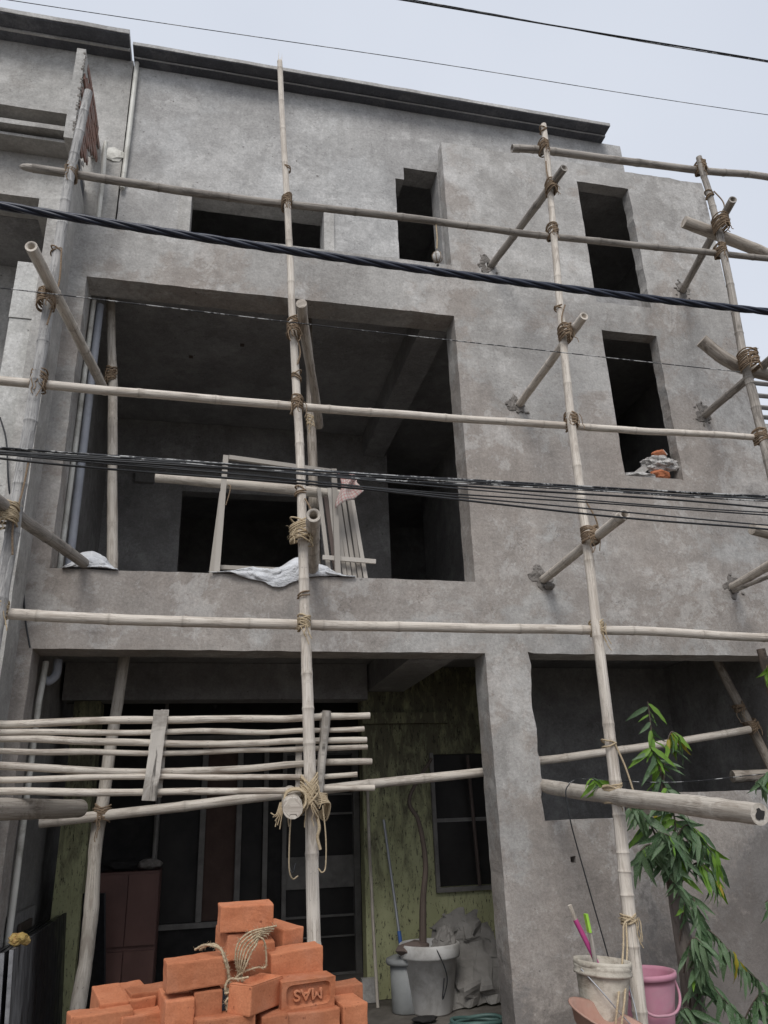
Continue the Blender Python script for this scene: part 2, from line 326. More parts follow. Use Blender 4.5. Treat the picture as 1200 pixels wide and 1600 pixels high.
def pipe(name, pts, rad, mat, parent=None, n=8, org=None, smooth=True, hollow=0.0):
    v, f, uv = tube(pts, rad, n, True, hollow); return mk(name, v, f, mat, parent, org or pts[0], smooth, uv)
def curve(pts, n=8):
    P = [Vector(p) for p in pts]; P = [2*P[0]-P[1]]+P+[2*P[-1]-P[-2]]; o = []
    for i in range(1, len(P)-2):
        a, b, c, d = P[i-1:i+3]
        for k in range(n):
            t = k/n; o.append(.5*((2*b)+(c-a)*t+(2*a-5*b+4*c-d)*t*t+(3*b-a-3*c+d)*t**3))
    return o+[P[-2]]
def lathe(prof, n=24, ctr=(0, 0, 0), wob=0.0, seed=0):
    vs, fs = [], []; c = Vector(ctr)
    for r, z in prof:
        for k in range(n):
            t = 2*math.pi*k/n; q = 1+wob*noise.noise((math.cos(t)*1.3+seed, math.sin(t)*1.3, z*4)); vs.append(c+Vector((r*q*math.cos(t), r*q*math.sin(t), z)))
    for i in range(len(prof)-1):
        for k in range(n):
            k2 = (k+1) % n; fs.append((i*n+k, i*n+k2, (i+1)*n+k2, (i+1)*n+k))
    return vs, fs
def fill(lst, step):
    lst = sorted(set(round(x, 4) for x in lst)); o = [lst[0]]
    for b in lst[1:]:
        a = o[-1]; k = max(1, math.ceil((b-a)/step-1e-6)); o += [a+(b-a)*i/k for i in range(1, k+1)]
    return o
def wall(name, xs, zs, solid, y0, y1, mat, parent, step=.09, jit=.005, amp=.006, rough=None):
    xs, zs = fill(xs, step), fill(zs, step); nx, nz = len(xs), len(zs); vs = []; fs = []
    ok = [[solid((xs[i]+xs[i+1])/2, (zs[j]+zs[j+1])/2) for j in range(nz-1)] for i in range(nx-1)]
    for y in (y0, y1):
        for i in range(nx):
            for j in range(nz):
                x, z = xs[i], zs[j]; k = rough(x, z) if rough else 1.0
                nv = noise.noise_vector((x*9, z*9, y*3)); bx = jit*k*nv.x; bz = jit*k*nv.y
                if k > 1: n2 = noise.noise_vector((x*31, z*31, 5)); bx += jit*k*.7*n2.x; bz += jit*k*.7*n2.y
                dy = amp*noise.noise((x*.9, z*.9, 3))+amp*.35*noise.noise((x*5, z*5, 9)) if y == y0 else 0
                vs.append((x+bx, y+dy, z+bz))
    N = nx*nz; id = lambda s, i, j: s*N+i*nz+j; q = lambda i, j: 0 <= i < nx-1 and 0 <= j < nz-1 and ok[i][j]
    for i in range(nx-1):
        for j in range(nz-1):
            if not ok[i][j]: continue
            fs.append((id(0, i, j), id(0, i+1, j), id(0, i+1, j+1), id(0, i, j+1)))
            fs.append((id(1, i, j), id(1, i, j+1), id(1, i+1, j+1), id(1, i+1, j)))
            if not q(i-1, j): fs.append((id(0, i, j), id(0, i, j+1), id(1, i, j+1), id(1, i, j)))
            if not q(i+1, j): fs.append((id(0, i+1, j), id(1, i+1, j), id(1, i+1, j+1), id(0, i+1, j+1)))
            if not q(i, j-1): fs.append((id(0, i, j), id(1, i, j), id(1, i+1, j), id(0, i+1, j)))
            if not q(i, j+1): fs.append((id(0, i, j+1), id(0, i+1, j+1), id(1, i+1, j+1), id(1, i, j+1)))
    used = sorted(set(k for f in fs for k in f)); mp = {k: n for n, k in enumerate(used)}
    return mk(name, [vs[k] for k in used], [tuple(mp[k] for k in f) for f in fs], mat, parent)
def profile_x(name, prof, x0, x1, mat, parent, seg=24, jit=.002):
    """a moulding: closed (y, z) profile run along x"""
    n = len(prof); vs = []; fs = []
    for i in range(seg+1):
        x = x0+(x1-x0)*i/seg
        for y, z in prof:
            v = noise.noise_vector((x*4, y*9, z*9)); vs.append((x, y+jit*v.y*2, z+jit*v.z*2))
    for i in range(seg):
        for k in range(n):
            k2 = (k+1) % n; fs.append((i*n+k, (i+1)*n+k, (i+1)*n+k2, i*n+k2))
    fs += [tuple(range(n)), tuple(reversed([seg*n+k for k in range(n)]))]
    return mk(name, vs, fs, mat, parent)
def lump(name, ctr, size, mat, parent=None, seed=0, sub=2, amp=.35, fr=2.2, org=None):
    import bmesh
    bm = bmesh.new(); bmesh.ops.create_icosphere(bm, subdivisions=sub, radius=1.0)
    vs = []; c = Vector(ctr)
    for v in bm.verts:
        p = v.co.copy(); k = 1+amp*noise.noise(p*fr+Vector((seed*7.3, seed, 0)))+amp*.5*noise.noise(p*fr*2.6+Vector((seed, 3, 9)))
        vs.append(c+Vector((p.x*size[0], p.y*size[1], p.z*size[2]))*k)
    fs = [tuple(v.index for v in f.verts) for f in bm.faces]; bm.free()
    return mk(name, vs, fs, mat, parent, org or ctr)

NODE_MARK = []
# bamboo culm: swollen nodes, taper, slight bow, hollow ends
def bamboo_path(p0, p1, r0, r1, gap=.3, wig=.010, seed=0, via=None, knots=False):
    g = random.Random(seed); p0, p1 = Vector(p0), Vector(p1); L = (p1-p0).length; d = (p1-p0)/L
    ts = set(); t = 0.0
    while t < L: ts.add(t); t += .06
    nodes = []; t = g.uniform(.05, gap)
    while t < L-.03:
        nodes.append(t); t += gap*g.uniform(.6, 1.35)
    for nd in nodes: ts |= {nd-.018, nd-.006, nd, nd+.006, nd+.018}
    ts = sorted(x for x in ts if 0 <= x < L)+[L]; pts = []; rad = []; NODE_MARK.clear()
    cv = None
    if via: cv = curve([p0]+[Vector(v) for v in via]+[p1], 12)
    def pos(t):
        if cv is None: return p0+d*t
        s = t/L*(len(cv)-1); i = min(int(s), len(cv)-2); return cv[i].lerp(cv[i+1], s-i)
    for t in ts:
        nv = noise.noise_vector((t*.8, seed*1.7, 0)); k = min(t, L-t, .4)/.4
        nv2 = noise.noise_vector((t*3.1, seed*2.9, 4))
        pts.append(pos(t)+Vector(nv)*wig*k+Vector(nv2)*wig*.35*k)
        r = r0+(r1-r0)*t/L
        if knots: r *= 1+.11*noise.noise((t*3, seed, 2))+.07*noise.noise((t*12, seed, 5))+.12*max(0, noise.noise((t*6, seed, 8))-.25)
        m = min((abs(t-x) for x in nodes), default=1)
        if m < .02 and not knots: r *= 1+.10*(1-m/.02)
        NODE_MARK.append(1.0 if (m < .004 and not knots) else (.35 if m < .008 and not knots else 0.0)); rad.append(r)
    return pts, rad
SEED = [100]
def pole(name, label, p0, p1, r0=.03, r1=.026, mat=None, gap=.3, wig=.010, via=None, knots=False, hollow=.62, parent=None, n=12, cat='bamboo pole', group='scaffolding poles'):
    SEED[0] += 1; pts, rad = bamboo_path(p0, p1, r0, r1, gap, wig, SEED[0], via, knots)
    o = pipe(name, pts, rad, mat or BAM, parent, n, None, True, 0.0 if knots else hollow)
    at = o.data.attributes.new('node', 'FLOAT', 'POINT')
    for i, q_ in enumerate(NODE_MARK):
        if q_:
            for k in range(n): at.data[i*n+k].value = q_
    if label: tag(o, label, cat, group)
    return o
def lash(parent, c, wdir=(0, 0, 1), vdir=(0, 1, 0), a=.045, b=.075, n=7, h=.05, mat=None, r=.0055, tail=True, seed=None, name='lashing', tilt=.022):
    """rope turns round two crossing poles: loops about axis wdir, stretched along vdir, plus crossed turns"""
    g = random.Random(seed if seed is not None else SEED[0]*7+int(c[0]*1000)); c = Vector(c); W = Vector(wdir).normalized()
    V = Vector(vdir).normalized(); V = (V-W*V.dot(W)).normalized(); U = V.cross(W); m = MB()
    if tail: n = int(n*1.5)+2; a *= .90; b *= .86; h *= .74
    for i in range(n):
        z = -h+2*h*i/max(1, n-1)+g.uniform(-.004, .004); tl = g.choice((-1, 1))*tilt*g.uniform(.4, 1.2); ka = g.uniform(.95, 1.06); ph = g.uniform(0, 6)
        pts = []
        for k in range(17):
            t = 2*math.pi*k/16; ce, se = math.cos(t), math.sin(t)
            sq = 1/(abs(ce)**2.5+abs(se)**2.5)**(1/2.5)
            pts.append(c+U*a*ka*ce*sq*.92+V*b*ka*se*sq*.92+W*(z+tl*ce+.003*math.sin(3*t+ph)))
        m.tube(pts, r*g.uniform(.8, 1.15), 5, False)
    if tail:
        for i in range(3):
            p = c+U*a*g.uniform(-1, 1)-V*b*.95+W*g.uniform(-h, h); pts = [p]
            for k in range(5): p = p+Vector((g.uniform(-.014, .014), g.uniform(-.012, .004), -g.uniform(.012, .035))); pts.append(p)
            m.tube(curve(pts, 3), r*.6, 4, False)
        for i in range(22):
            t = g.uniform(0, 6.28); p = c+U*a*math.cos(t)*1.02+V*b*math.sin(t)*1.02+W*g.uniform(-h, h)
            q = p+U*math.cos(t)*g.uniform(.008, .02)+V*math.sin(t)*g.uniform(.005, .02)+W*g.uniform(-.02, .015); m.tube([p, (p+q)/2+Vector((0, 0, .003)), q], .0011, 3, False)
    return m.build(name, mat or ROPE, parent, tuple(c), True)

# ------------------------------------------------------------------ setting: ground
g_xs = fill([-60, -6, 8, 60], 2.0); g_ys = fill([-60, -8, 14, 60], 2.0); nx, ny = len(g_xs), len(g_ys)
gnd = mk('ground', [(x, y, .02*noise.noise((x*.5, y*.5, 1))-.02) for x in g_xs for y in g_ys],
         [(i*ny+j, (i+1)*ny+j, (i+1)*ny+j+1, i*ny+j+1) for i in range(nx-1) for j in range(ny-1)], DIRT)
gnd['kind'] = 'structure'

# ------------------------------------------------------------------ the house being plastered
HOUSE = root('house', 'three storey grey cement house being plastered behind bamboo scaffolding', 'house', (0, 0, 0))
holes = [(2.375, 2.445, 6.315, 6.385), (2.52, 2.59, 4.85, 4.92), (2.565, 2.635, 3.27, 3.34), (4.42, 4.49, 6.30, 6.37), (4.365, 4.435, 4.905, 4.975),
         (4.305, 4.375, 3.265, 3.335), (2.555, 2.60, 1.245, 1.285)]
def in_r(x, z, r): return r[0] < x < r[1] and r[2] < z < r[3]
OPEN = [(-1.09, 2.02, 3.27, 5.74), (-1.13, 2.05, -.1, 2.71), (2.40, 3.30, 1.52, 2.71), (3.30, 4.70, 1.68, 2.71), (3.46, 4.04, 6.08, 7.56), (3.465, 4.035, 4.265, 5.76)]+holes
def face_solid(x, z):
    if x < 2.03 and z > 6.30: return False
    return not any(in_r(x, z, r) for r in OPEN)
def face_rough(x, z):
    if abs(x-2.40) < .03 and 1.5 < z < 2.75: return 3.2
    if 3.95 < x < 4.12 and z > 4.2: return 1.8
    if z > 7.7: return 2.2
    if any(r[0]-.02 < x < r[1]+.02 and r[2]-.02 < z < r[3]+.02 for r in holes): return 1.8
    return 1.0
wall('front_wall', [-1.40, 4.95, 2.03]+[v for r in OPEN for v in r[:2]], [0, 7.80, 6.30]+[v for r in OPEN for v in r[2:] if v > 0], face_solid, 0, .125, PL, HOUSE, .08, .006, .007, face_rough)
wall('wall_backing', [-1.39, 2.03, 4.94, 2.33]+[v for r in OPEN[:4] for v in r[:2]], [0, 6.02, 2.95]+[v for r in OPEN[:4] for v in r[2:] if v > 0], lambda x, z: (x < 2.33 or z < 2.95) and not any(in_r(x, z, r) for r in OPEN[:4]), .1255, .25, PL, HOUSE, .08, .006, 0, None)
OPEN2 = [(2.30, 4.2, 6.1, 7.72), (-.33, .88, 6.42, 6.965), (1.69, 2.04, 6.2, 7.63), (1.60, 1.69, 6.2, 7.475)]
wall('upper_wall', [-.95, 4.08]+[v for r in OPEN2 for v in r[:2]], [6.2, 8.41]+[v for r in OPEN2 for v in r[2:]], lambda x, z: not any(in_r(x, z, r) for r in OPEN2), .22, .45, PL_UP, HOUSE, .09, .005, .006)
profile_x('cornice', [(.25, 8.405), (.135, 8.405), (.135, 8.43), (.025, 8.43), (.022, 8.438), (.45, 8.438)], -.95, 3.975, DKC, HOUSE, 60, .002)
profile_x('coping', [(.45, 8.439), (.016, 8.439), (.016, 8.477), (.45, 8.477)], -.955, 3.98, PL_UP, HOUSE, 60, .002)
profile_x('cornice_bead', [(.15, 8.410), (.128, 8.410), (.128, 8.424), (.15, 8.424)], -.95, 3.975, PL_UP, HOUSE, 60, .001)
# plaster band round the small upper window
for i, (x0, x1, z0, z1) in enumerate([(-.425, -.33, 6.36, 7.05), (.88, .975, 6.36, 6.99)]): box('window_band', x0, x1, .196, .236, z0, z1, PL_NB, HOUSE)
box('window_lintel', -.33, .88, .198, .236, 6.965, 7.0, PL_UP, HOUSE)
# slabs and rooms
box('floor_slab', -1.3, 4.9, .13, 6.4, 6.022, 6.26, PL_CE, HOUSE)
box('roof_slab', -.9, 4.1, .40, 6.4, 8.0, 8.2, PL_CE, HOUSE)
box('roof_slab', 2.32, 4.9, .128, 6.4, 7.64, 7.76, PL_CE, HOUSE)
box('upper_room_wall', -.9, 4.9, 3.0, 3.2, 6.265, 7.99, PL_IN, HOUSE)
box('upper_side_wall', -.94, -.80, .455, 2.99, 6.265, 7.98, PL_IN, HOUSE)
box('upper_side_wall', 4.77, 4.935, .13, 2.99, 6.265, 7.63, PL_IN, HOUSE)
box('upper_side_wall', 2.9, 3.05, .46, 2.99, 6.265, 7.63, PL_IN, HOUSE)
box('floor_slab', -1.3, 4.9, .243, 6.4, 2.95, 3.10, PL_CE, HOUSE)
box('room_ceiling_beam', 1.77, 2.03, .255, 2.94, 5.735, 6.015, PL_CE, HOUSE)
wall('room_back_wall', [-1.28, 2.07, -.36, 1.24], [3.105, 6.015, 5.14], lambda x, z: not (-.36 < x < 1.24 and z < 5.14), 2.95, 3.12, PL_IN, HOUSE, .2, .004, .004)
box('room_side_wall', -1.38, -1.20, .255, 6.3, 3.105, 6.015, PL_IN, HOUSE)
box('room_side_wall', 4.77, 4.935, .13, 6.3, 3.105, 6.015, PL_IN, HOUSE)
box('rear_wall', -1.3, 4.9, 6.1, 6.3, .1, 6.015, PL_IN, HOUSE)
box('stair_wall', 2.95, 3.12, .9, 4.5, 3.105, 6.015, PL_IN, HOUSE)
# thin triangle in a paler plaster colour on the balcony room's left wall
m = MB(); m.add([(-1.197, .26, 3.11), (-1.197, 1.45, 3.11), (-1.197, .26, 4.35), (-1.17, .26, 3.11), (-1.17, 1.45, 3.11), (-1.17, .26, 4.35)], [(3, 4, 5), (2, 1, 0), (0, 1, 4, 3), (1, 2, 5, 4), (2, 0, 3, 5)])
m.build('pale_triangle', PL, HOUSE)
# ground floor porch
fl = MB().box(-1.38, 4.9, -.35, 6.1, -.05, .15).build('porch_floor', FLOORM, HOUSE)
box('porch_back_beam', -1.2, 1.5, 1.75, 2.0, 2.62, 2.945, PL_CE, HOUSE)
box('porch_beam', 1.52, 1.88, .255, 1.87, 2.705, 2.945, PL_CE, HOUSE)
box('porch_side_wall', -1.38, -1.23, .255, 6.0, .155, 2.945, PL_IN, HOUSE)
wall('green_wall', [1.46, 2.95, 2.12, 2.72], [.155, 2.945, .98, 2.12], lambda x, z: not (2.12 < x < 2.72 and .98 < z < 2.12), 1.88, 2.05, GREEN, HOUSE, .12, .004, .006)
box('green_pier', -1.10, -.88, 1.78, 2.05, .155, 2.615, GREEN, HOUSE)
box('green_corbel', 1.455, 2.3, 1.80, 1.875, 2.40, 2.50, GREEN, HOUSE)
box('partition_wall', 2.745, 2.86, 1.1, 1.87, .155, 2.945, PL_IN, HOUSE)
box('side_room_back_wall', 2.96, 4.9, 1.9, 2.1, .155, 2.945, PL_IN, HOUSE)
box('side_room_wall', 4.74, 4.935, .255, 1.89, .155, 2.945, PL_IN, HOUSE)
box('side_room_ledge', 2.965, 4.735, 1.45, 1.895, .155, 1.30, PL_IN, HOUSE)
# back wall of the porch: grilled windows and door
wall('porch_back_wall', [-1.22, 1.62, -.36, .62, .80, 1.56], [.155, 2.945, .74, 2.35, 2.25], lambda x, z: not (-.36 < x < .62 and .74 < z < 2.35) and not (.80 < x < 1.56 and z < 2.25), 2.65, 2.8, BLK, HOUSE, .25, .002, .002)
WIN = mk('window', *[(lambda b: (b.v, b.f))(MB().box(-.40, .66, 2.60, 2.648, .70, .745).box(-.40, .66, 2.60, 2.648, 2.35, 2.39).box(-.40, -.355, 2.60, 2.648, .745, 2.35).box(.615, .66, 2.60, 2.648, .745, 2.35))][0], FRAMEM, HOUSE)
for x in (.02, .36): box('mullion', x, x+.05, 2.615, 2.66, .747, 2.348, FRAMEM, WIN)
for i, (x0, x1, mt) in enumerate([(-.353, .018, GLASS), (.072, .358, CURT), (.412, .613, GLASS)]): box('pane', x0, x1, 2.67, 2.68, .747, 2.348, mt, WIN)
DOOR = mk('door', *[(lambda b: (b.v, b.f))(MB().box(.80, .84, 2.60, 2.66, .16, 2.25).box(1.50, 1.56, 2.60, 2.66, .16, 2.25).box(.84, 1.50, 2.60, 2.66, 2.2, 2.25))][0], FRAMEM, HOUSE)
for z, h in ((.20, .06), (.55, .015), (.72, .02), (.97, .28), (1.62, .02), (1.80, .02)): box('door_rail', .842, 1.498, 2.615, 2.64, z, z+h, FRAMEM, DOOR)
box('door_panel', .842, 1.498, 2.655, 2.67, .18, 2.19, GLASS, DOOR)
pipe('door_chain', curve([(.86, 2.60, 1.2), (.90, 2.595, 1.12), (.93, 2.595, 1.2)], 5), .006, STEEL, DOOR, 5)
box('door_step', .80, 1.6, 2.3, 2.64, .155, .24, FLOORM, HOUSE)
# window in the green wall
GW = mk('window', *[(lambda b: (b.v, b.f))(MB().box(2.10, 2.74, 1.84, 1.875, .94, .978).box(2.10, 2.135, 1.84, 1.875, .982, 2.13).box(2.705, 2.74, 1.84, 1.875, .982, 2.13))][0], FRAMEM, HOUSE)
box('pane', 2.137, 2.703, 1.90, 1.91, .982, 1.52, GLASS, GW); box('pane', 2.137, 2.703, 1.92, 1.93, 1.55, 2.12, GLASS, GW)
box('mullion', 2.137, 2.703, 1.895, 1.915, 1.522, 1.548, FRAMEM, GW)
pipe('wooden_strip', [(2.50, 1.83, .98), (2.47, 1.83, 2.1)], .017, DWOOD, GW, 6)
box('plinth', 1.40, 1.52, 1.80, 1.87, .155, .33, PL_NB, HOUSE)
# stacked plaster pipe lines
pipe('drain_pipe', curve([(-1.075, .27, 3.28), (-1.07, .27, 4.4), (-1.065, .27, 5.72)], 6), .020, PVC, HOUSE, 10)
pipe('drain_pipe', [(-1.02, .32, 3.3), (-1.02, .32, 5.7)], .032, PVC_B, HOUSE, 10)
pipe('drain_pipe', [(-1.11, .29, .16), (-1.105, .29, 2.4), (-1.09, .29, 2.68)], .022, PVC, HOUSE, 10)
pipe('pipe_elbow', curve([(-1.02, .33, 2.70), (-1.02, .33, 2.60), (-1.06, .33, 2.55), (-1.09, .33, 2.56)], 4), .030, PVC_B, HOUSE, 10)
pipe('rain_pipe', curve([(-.93, .185, 6.86), (-.925, .18, 7.5), (-.925, .18, 8.42)], 6), .022, PVC, HOUSE, 10)
# socket holes round the putlogs: broken plaster edges
for i, (a, b, c, d) in enumerate(holes[:6]):
    cx, cz = (a+b)/2, (c+d)/2; vs = []; fs = []; N = 26; RG = 6
    for r_ in range(RG):                              # rough broken patch with the socket left open
        for k in range(N):
            t = k/N*2*math.pi; ou = .075+.055*noise.noise((math.cos(t)*1.6+i*5, math.sin(t)*1.6, 2))+.022*noise.noise((math.cos(t)*6+i*5, math.sin(t)*6, 4)); ou *= 1.35 if math.cos(t) < 0 else .95
            inn = .034*(1+.12*noise.noise((math.cos(t)*3, math.sin(t)*3, i))); q = inn+(ou-inn)*r_/(RG-1)
            y = -.0045-.010*abs(noise.noise((cx*3+q*math.cos(t)*34, q*math.sin(t)*34, i)))*(1 if 0 < r_ < RG-1 else 0)+(.008 if r_ == RG-1 else 0)
            vs.append((cx-.012+q*math.cos(t), y, cz+.006+q*math.sin(t)))
    for r_ in range(RG-1):
        for k in range(N): k2 = (k+1) % N; fs.append((r_*N+k, r_*N+k2, (r_+1)*N+k2, (r_+1)*N+k))
    mk('broken_plaster', vs, fs, MORTAR, HOUSE)
    for k in range(7):
        t = rnd.uniform(1.5, 5.5); q = rnd.uniform(.06, .12); lump('plaster_crumb', (cx-.015+q*math.cos(t), -.004, cz+.01+q*math.sin(t)), (rnd.uniform(.008, .02), .008, rnd.uniform(.008, .018)), MORTAR, HOUSE, i*13+k, 1, .6)
lump('mortar_wedge', (2.62, -.045, 3.235), (.04, .05, .025), MORTAR, HOUSE, 3, 2, .4)
# small switch box high on the balcony room wall
box('wall_box', -.88, -.68, 2.88, 2.945, 5.20, 5.34, PL_IN, HOUSE)
for x, y in ((.2, 1.2), (.75, 1.0), (-.3, 1.5)): MB().box(x-.02, x+.02, y-.02, y+.02, 6.012, 6.0215).build('ceiling_box', DWOOD, HOUSE)
MB().tube([(.1, 1.70, 2.55), (.1, 1.745, 2.56)], .015, 8).build('bulb_holder', BLK, HOUSE)

# ------------------------------------------------------------------ neighbouring house on the left
NB = root('house', 'pale plastered neighbouring house with dark grooved bands at left edge', 'house', (-2.2, .2, 0))
NOP = [(-4.2, -1.36, 3.4, 6.0), (-4.2, -1.44, 6.0, 6.16)]
def nb_solid(x, z): return not any(in_r(x, z, r) for r in NOP)
wall('front_wall', [-4.2, -1.22, -1.36, -1.44], [0, 6.62, 3.4, 6.0, 6.16], nb_solid, -.35, -.1, PL_NB, NB, .1, .004, .005)
m = MB(); m.add([(-1.445, -.345, 6.165), (-1.355, -.345, 6.165), (-1.355, -.345, 5.98), (-1.445, -.11, 6.165), (-1.355, -.11, 6.165), (-1.355, -.11, 5.98)], [(0, 2, 1), (3, 4, 5), (0, 3, 5, 2), (0, 1, 4, 3), (1, 2, 5, 4)]); m.build('corner_chamfer', PL_NB, NB)
box('side_wall', -1.42, -1.224, -.097, .215, 0, 6.62, PL_NB, NB)
box('pier', -1.52, -1.26, -.31, -.15, 0, 5.07, PL_WH, NB)
box('pier_cap', -1.525, -1.255, -.318, -.15, 5.073, 5.57, PL_WH, NB)
box('loggia_wall', -4.2, -1.43, .545, .7, 2.5, 6.30, PL_NB, NB); box('loggia_ceiling', -4.2, -1.425, -.09, .54, 6.165, 6.3, PL_CE, NB)
profile_x('groove_band', [(.2, 6.60), (-.46, 6.60), (-.46, 6.80), (.2, 6.80)], -4.2, -1.245, DKC, NB, 30, .002)  # shade of the band recesses is carried by the dark colour
for z0, z1, y in ((6.585, 6.610, -.52), (6.645, 6.69, -.58), (6.80, 6.85, -.60)): profile_x('band_ledge', [(.2, z0), (y, z0), (y, z1), (.2, z1)], -4.2, -1.242, PL_NB, NB, 30, .002)
wall('upper_wall', [-4.2, -.965], [6.2, 8.48], lambda x, z: True, .225, .45, PL_NB, NB, .12, .004, .006)
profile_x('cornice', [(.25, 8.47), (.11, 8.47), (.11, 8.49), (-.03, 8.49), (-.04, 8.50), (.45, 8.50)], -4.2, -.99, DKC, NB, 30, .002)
profile_x('coping', [(.45, 8.501), (-.046, 8.501), (-.046, 8.548), (.45, 8.548)], -4.2, -.985, PL_UP, NB, 30, .002)
profile_x('cornice_bead', [(.12, 8.466), (.100, 8.466), (.100, 8.486), (.12, 8.486)], -4.2, -.99, PL_UP, NB, 30, .001)
# brick fin with its plaster broken away
fp = [(-.74, 6.42), (-.74, 7.36), (.22, 7.36), (.22, 7.20), (-.10, 6.90), (-.50, 6.46)]; fn = len(fp)
FIN = mk('brick_fin', [(x, y, z) for x in (-1.235, -1.168) for y, z in fp], [tuple(range(fn)), tuple(reversed(range(fn, 2*fn)))]+[(k, fn+k, fn+(k+1) % fn, (k+1) % fn) for k in range(fn)], PL_NB, NB)
bm_v, bm_f = MB().box(-.006, .006, -.1, .1, -.03, .03).v, MB().box(-.006, .006, -.1, .1, -.03, .03).f
for r in range(12):
    z = 6.50+r*.074
    for c in range(5):
        y = -.62+c*.215+(r % 2)*.1
        if y > .12 or y < -.72+.012*r or z < 6.56+max(0, y+.45)*1.05 or z > 7.33: continue
        b = mk('brick', bm_v, bm_f, BRICK_O, FIN); b.location = Vector((-1.162+rnd.uniform(-.003, .004), y, z))-parent_pos(FIN); b.rotation_euler = (rnd.uniform(-.05, .05), 0, rnd.uniform(-.02, .02))
for i in range(16): lump('mortar_lump', (-1.166, rnd.uniform(-.72, -.3), rnd.uniform(6.45, 6.75)), (.008, rnd.uniform(.02, .05), rnd.uniform(.01, .03)), RUBBLE, FIN, i, 1, .5)
for i in range(26): lump('plaster_edge', (-1.172, -.735+rnd.uniform(-.004, .004), 6.44+i*.035), (.012+rnd.random()*.008, .008, .02), MORTAR, FIN, i+50, 1, .5)
pipe('waste_pipe', curve([(-1.10, .12, 7.30), (-1.10, .11, 7.18), (-1.09, .12, 6.9), (-1.09, .14, 6.45)], 6), .020, PVC, NB, 8)
lump('mortar_patch', (-1.04, .215, 7.27), (.10, .012, .07), PVC, NB, 4, 2, .5)

# far house on the right: only its balcony bars show past the corner
FAR = root('balcony', 'distant balcony with horizontal grey bars past the right corner', 'balcony', (8.5, 8.4, 0))
box('balcony_wall', 4.2, 13.0, 8.05, 11.0, 0, 9.733, PL_NB, FAR)
for z in (10.777, 10.441, 10.127, 9.870): MB().tube([(4.2, 8.0, z), (13, 8.0, z)], .055, 6).build('bar', FRAMEM, FAR)
for x in (5.0, 8.2, 10.5, 12.95): MB().tube([(x, 8.12, 3), (x, 8.12, 10.813)], .05, 6).build('post', FRAMEM, FAR)

# ------------------------------------------------------------------ scaffolding: standards
ST_C = pole('bamboo_pole', 'tall upright bamboo pole rising over the middle of the facade', (.635, -1.0, 0), (.345, -1.0, 7.27), .038, .021, BAM, .34, .012, [(.60, -1.0, 1.5), (.56, -1.0, 2.65), (.51, -1.0, 4.06), (.43, -1.0, 5.64)])
m = MB()
for i, (dx, hh) in enumerate(((-.012, .13), (.006, .05), (.014, .09))): m.add([(.345+dx-.005, -1.015, 7.2), (.345+dx+.005, -1.015, 7.2), (.345+dx+.003, -1.01, 7.27+hh), (.345+dx, -1.0, 7.2)], [(0, 1, 2), (1, 3, 2), (3, 0, 2), (0, 3, 1)])
m.build('split_tip', BAM, ST_C, (.345, -1, 7.27))
ST_L = pole('bamboo_pole', 'blue grey upright bamboo pole at the left edge of the facade', (-1.15, -1.0, 0), (-1.045, -1.0, 6.62), .044, .030, BAM_B, .33, .012, [(-1.12, -1.0, 2.73), (-1.10, -1.0, 4.19), (-1.09, -1.0, 5.6)])
ST_R = pole('bamboo_pole', 'upright bamboo pole standing behind the stained bucket, right of the porch', (2.375, -1.0, 0), (2.60, -1.0, 7.06), .041, .024, BAM, .33, .012, [(2.41, -1.0, 1.0), (2.435, -1.0, 1.67), (2.465, -1.0, 3.1), (2.485, -1.0, 4.3), (2.55, -1.0, 5.85)])
ST_F = pole('bamboo_pole', 'upright bamboo pole at the far right corner of the facade', (4.02, -1.0, 0), (4.085, -1.0, 6.98), .04, .026, BAM_D, .33, .012, [(4.06, -1.0, 4.14), (4.05, -1.0, 4.88), (4.105, -1.0, 6.1)])
# ledgers
LY = -.938
LG1 = pole('bamboo_pole', 'topmost long level bamboo pole crossing the small upper windows', (-1.35, LY, 5.895), (5.2, LY, 6.0), .031, .025, BAM_D, .36, .014, [(-.26, LY, 5.86), (1.38, LY, 5.91), (2.59, LY, 5.91), (4.6, LY, 5.98)])
lump('pointed_end', (-1.355, LY, 5.895), (.085, .029, .029), BAM_D, LG1, 2, 2, .05)
LG2 = pole('bamboo_pole', 'short level bamboo pole near the roof at upper right', (2.31, LY, 6.80), (5.3, LY, 6.93), .034, .030, BAM_D, .30, .01, [(2.64, LY, 6.83), (4.1, LY, 6.885), (4.7, LY, 6.94)])
LG3 = pole('bamboo_pole', 'long level bamboo pole crossing the large balcony opening', (-1.7, LY, 4.19), (4.16, LY, 4.21), .030, .024, BAM, .38, .012, [(.54, LY, 4.16), (2.52, LY, 4.18)])
LG4 = pole('bamboo_pole', 'long level bamboo pole crossing just above the porch lintel', (-1.7, LY, 2.73), (5.0, LY, 2.65), .033, .029, BAM, .42, .012, [(-1.1, LY, 2.715), (.57, LY, 2.675), (2.51, LY, 2.675), (3.78, LY, 2.65)])
